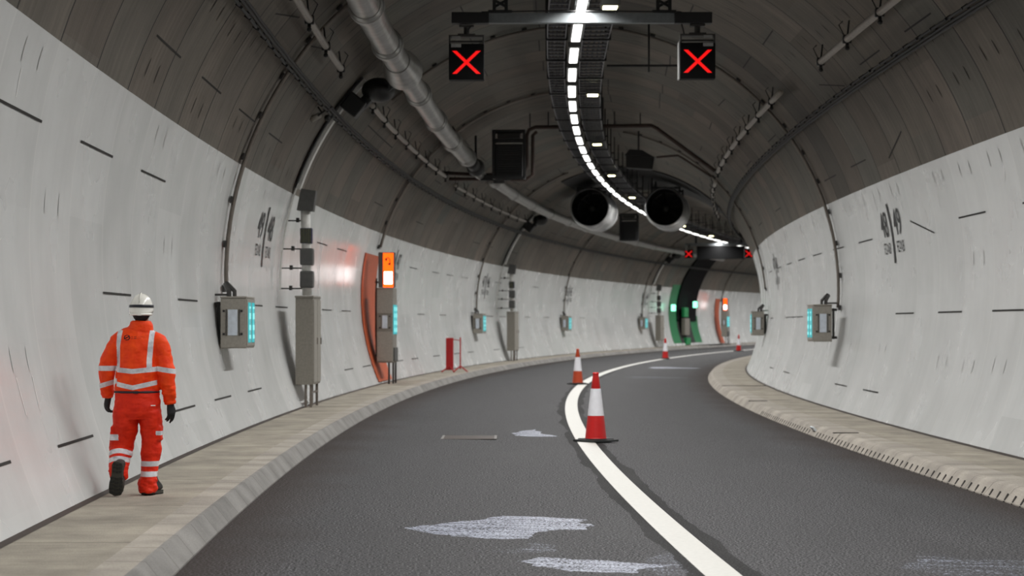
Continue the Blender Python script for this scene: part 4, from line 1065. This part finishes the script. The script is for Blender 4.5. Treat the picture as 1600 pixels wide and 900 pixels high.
def jfold(co):
    near_cuff = 1.0 if co.z < .95 and abs(co.x) > .2 else 0
    f = fold_noise(co, .013, (5, 5, 8), 3.1) + fold_noise(co, .004 + .006 * near_cuff, (13, 13, 20 + 10 * near_cuff), 9.7)
    return f
def jtape(co):
    x, z = co.x, co.z; px = 214 + x * 183.6; py = 773 - z * 183.6; v = 0.0
    torso = -.19 < x < .178
    arm_l = x <= -.168; arm_r = x >= .172
    if torso and not (arm_l or arm_r):
        c = abs(px - 209) / 36
        v = max(v, band(z, W2(0, 579 - 3.5 * c)[1], .021)); v = max(v, band(z, W2(0, 604.5 - 8 * min(1, c))[1], .0205))
        if py < 577 and py > 515:
            lx = 184.5 if py > 540 else 184.5 + (540 - py) * .16
            if co.y < .3: v = max(v, max(0, min(1, .5 + (.0215 - abs(px - lx) / 183.6) * 40)), max(0, min(1, .5 + (.0215 - abs(px - (234.5 if py > 560 else 234.5 + (560 - py) * .09)) / 183.6) * 40)))
    if arm_l: v = max(v, band(z, W2(0, 574.5)[1], .0215), band(z, W2(0, 599.5 - (px - 164) * .30)[1], .0205))
    if arm_r: v = max(v, band(z, W2(0, 577.5 + (px - 262) * .16)[1], .0215))
    return v
def jlogo(co):
    if co.y > 0: return 0.0
    px = 214 + co.x * 183.6; py = 773 - co.z * 183.6
    d = math.hypot((px - 200) / 1.15, py - 526.5); v = 0
    if d < 4.4: v = 1 if (d > 3.1 or abs((px - 200) * .5 + py - 526.5) < .9) else .2
    if 206.5 < px < 226 and (abs(py - 525.0) < .45 or abs(py - 527.6) < .35) and (int(px * 1.3) % 4): v = .8
    return v
jm = cloth_mat('orange_jacket', True)
fuse(mb, 'jacket', .0065, person, jm, 5, jfold, {'tape': jtape, 'logo': jlogo})
# belt and collar zip details
mb = MB(); x0, z0 = W2(213, 611.5)
mb.add([], [])
pts = [(x0 + .186 * math.cos(a), .118 * math.sin(a), z0) for a in np.linspace(0, 2 * PI, 40)]
mb.tube(pts, .010, 8, cap=False); mb.box((x0 + .005, -.128, z0), (.045, .012, .022), .003); mb.build('belt', 'navyband', person, True)

# trousers
mb = MB()
limb(mb, [A_(213.5, 606, 0, .180, .115), A_(213.5, 618, 0, .190, .125), A_(213.5, 632, -.005, .200, .135), A_(213.5, 644, -.005, .203, .132), A_(213.5, 652, 0, .190, .118)], 32)
limb(mb, [A_(196, 640, 0, .108, .125), A_(194.5, 660, .01, .108, .118), A_(191.5, 680, .035, .104, .110), A_(188.5, 696, .055, .103, .105), A_(187, 706, .03, .100, .105), A_(186.5, 716, -.02, .090, .10), A_(186.5, 727, -.075, .084, .09), A_(187.5, 738, -.125, .078, .08), A_(187.5, 745, -.15, .074, .075)])
limb(mb, [A_(233, 640, 0, .098, .122), A_(234.5, 660, .01, .096, .115), A_(234.8, 680, .02, .088, .105), A_(235, 700, .03, .081, .098), A_(233.5, 720, .025, .078, .092), A_(231, 740, .02, .077, .088), A_(229.5, 752, .015, .080, .09), A_(229.5, 762, .012, .081, .095), A_(230, 769.5, .01, .074, .09)])
mb.box(W2(176.5, 676)[0:1] + (.0,) + W2(0, 676)[1:2], (.05, .12, .13), .015, ry=.08)
mb.box(W2(249, 676)[0:1] + (.0,) + W2(0, 676)[1:2], (.045, .12, .13), .015, ry=-.05)
def tfold(co):
    hem = 1.0 if co.z < .16 or (co.x < -.05 and co.z < .42) else .25
    return fold_noise(co, .012, (5, 5, 7), 1.7) + fold_noise(co, .009 * hem + .003, (12, 12, 24), 5.2)
def ttape(co):
    px = 214 + co.x * 183.6; py = 773 - co.z * 183.6
    if px > 212: 
        v = max(band(co.z, W2(0, 723.5)[1], .0225), band(co.z, W2(0, 739.5)[1], .0225))
        if px > 243.5: v = max(v, band(co.z, W2(0, 675.5)[1], .018))
        return v
    v = 0
    bow = -((px - 187) / 17) ** 2 * -5
    v = max(band(co.z, W2(0, 702.5 + bow)[1], .020), band(co.z, W2(0, 714 + bow)[1], .020))
    if px < 186: v = max(v, band(co.z, W2(0, 682)[1], .026))
    return v
tm = cloth_mat('orange_trousers')
fuse(mb, 'trousers', .0065, person, tm, 5, tfold, {'tape': ttape})
mb = MB(); x0, z0 = W2(241, 632); mb.box((x0, -.128, z0), (.04, .01, .008), .002, rz=.25); mb.build('pocket_label', 'helmet', person)

# gloves with five fingers
def hand(name, wrist, sgn, curl, tilt):
    """canonical: wrist at origin, fingers down -z, thumb towards +y*... ; sgn: side the palm faces (towards the body)"""
    mb = MB()
    limb(mb, [(0, 0, .03, .030, .034), (0, 0, 0, .027, .034), (0, .0, -.035, .022, .042), (0, .0, -.075, .020, .044), (-sgn * .004, 0, -.092, .016, .040)], 14)
    for i, (yy, L) in enumerate(((.033, .070), (.011, .078), (-.011, .073), (-.032, .058))):
        c = curl[i]; p = Vector((0, yy, -.085)); pts = [p]; ang = .15
        for q in (.42, .32, .26):
            ang += c; p = p + Vector((-sgn * math.sin(ang), 0, -math.cos(ang))) * (L * q); pts.append(p)
        mb.tube(pts, [.0105, .010, .0092, .0075], 10); mb.ball(tuple(pts[-1]), .0078, 8, 6)
    tp = [Vector((0, .026, -.022)), Vector((-sgn * .012, .050, -.045)), Vector((-sgn * .020, .058, -.072)), Vector((-sgn * .026, .056, -.094))]
    mb.tube(tp, [.015, .0125, .011, .009], 10); mb.ball(tuple(tp[-1]), .0092, 8, 6)
    o = fuse(mb, name, .0032, person, 'glove', 2)
    o.location = wrist; o.rotation_euler = tilt
    return o
x0, z0 = W2(164.5, 622); hand('glove', (x0, .15, z0 + .01), -1, (.30, .38, .42, .45), (R_(14), R_(4), R_(35)))
x0, z0 = W2(265, 633); hand('glove', (x0, .005, z0 + .01), 1, (.22, .16, .30, .34), (R_(4), R_(-2), R_(-40)))

# boots
def boot():
    mb = MB()
    out = [(0, -.095), (.028, -.088), (.038, -.06), (.036, -.01), (.040, .05), (.051, .11), (.050, .155), (.036, .19), (.0, .205), (-.036, .185), (-.046, .14), (-.044, .09), (-.034, .03), (-.034, -.03), (-.036, -.065), (-.026, -.09)]
    mb.prism(out, 0, .024, 'xy')
    up = MB(); sc_ = lambda f, z, dy=0: [(x * f, y * f + dy, z) for x, y in out]
    lv = [(1.0, .022, 0), (.99, .05, 0), (.93, .075, -.004)]
    vs = []; n = len(out)
    for f, z, dy in lv: vs += sc_(f, z, dy)
    vs += [(x * .86, min(y * .95, .02 + (y - .02) * .55 if y > .02 else y * .95), .10) for x, y in out]
    vs += [(x * .90, min(y * .92, .035), .14) for x, y in out]; vs += [(x * .92, min(y * .9, .03), .165) for x, y in out]
    k = 6
    up.add(vs, [(i * n + j, i * n + (j + 1) % n, (i + 1) * n + (j + 1) % n, (i + 1) * n + j) for i in range(k - 1) for j in range(n)] + [tuple(range(n)), tuple(5 * n + j for j in range(n))])
    lg = MB()
    for r in range(9):
        y = -.075 + r * .031
        wd = .026 if y < .03 else .038
        if .0 < y < .03: continue
        lg.box((.002, y, -.0005), (wd * 2.0, .006, .002))
        for c in (-1, 0, 1):
            lg.box((c * wd * .78 + .002, y + (.006 if c == 0 else 0), -.003), (wd * .62, .020, .008), .002, rz=.35 * c)
    return mb, up, lg
def place_boot(loc, rot, label=None):
    a, b, c = boot(); b_ = b.build('boot', 'boot', person, True); b_.location = loc; b_.rotation_euler = rot; b_.scale = (1.28, 1, 1)
    sm = b_.modifiers.new('s', 'SUBSURF'); sm.levels = 1; sm.render_levels = 1
    s_ = a.build('sole', 'sole', b_); l_ = c.build('tread', 'lug', b_)
    return b_
place_boot((W2(231, 0)[0], .055, .010), (0, 0, R_(-16)))
x0, _ = W2(184, 0); place_boot((x0 + .022, -.262, .208), (R_(-80), R_(6), R_(-3)))


# ------------------------------------------------------------------ light, world, camera
w = bpy.data.worlds.new('World'); bpy.context.scene.world = w; w.use_nodes = True
w.node_tree.nodes['Background'].inputs[0].default_value = (.8, .82, .85, 1); w.node_tree.nodes['Background'].inputs[1].default_value = .05
cam = bpy.data.cameras.new('camera'); co = bpy.data.objects.new('camera', cam); C.objects.link(co)
co.location = (0, 0, 1.65); co.rotation_euler = (PI / 2, 0, 0)
cam.sensor_width = 36; cam.lens = 3727 / 1600 * 36; cam.shift_y = (509.1 - 450) / 1600
cam.clip_start = .1; cam.clip_end = 500
cam.dof.use_dof = True; cam.dof.focus_distance = 21.5; cam.dof.aperture_fstop = 3.6
sc = bpy.context.scene; sc.camera = co
sc.view_settings.view_transform = 'Standard'; sc.view_settings.look = 'None'; sc.view_settings.gamma = 1; sc.view_settings.use_curve_mapping = False
sc.view_settings.exposure = 0.0
sc.cycles.use_denoising = True; sc.cycles.max_bounces = 10; sc.cycles.diffuse_bounces = 6; sc.cycles.sample_clamp_indirect = 6
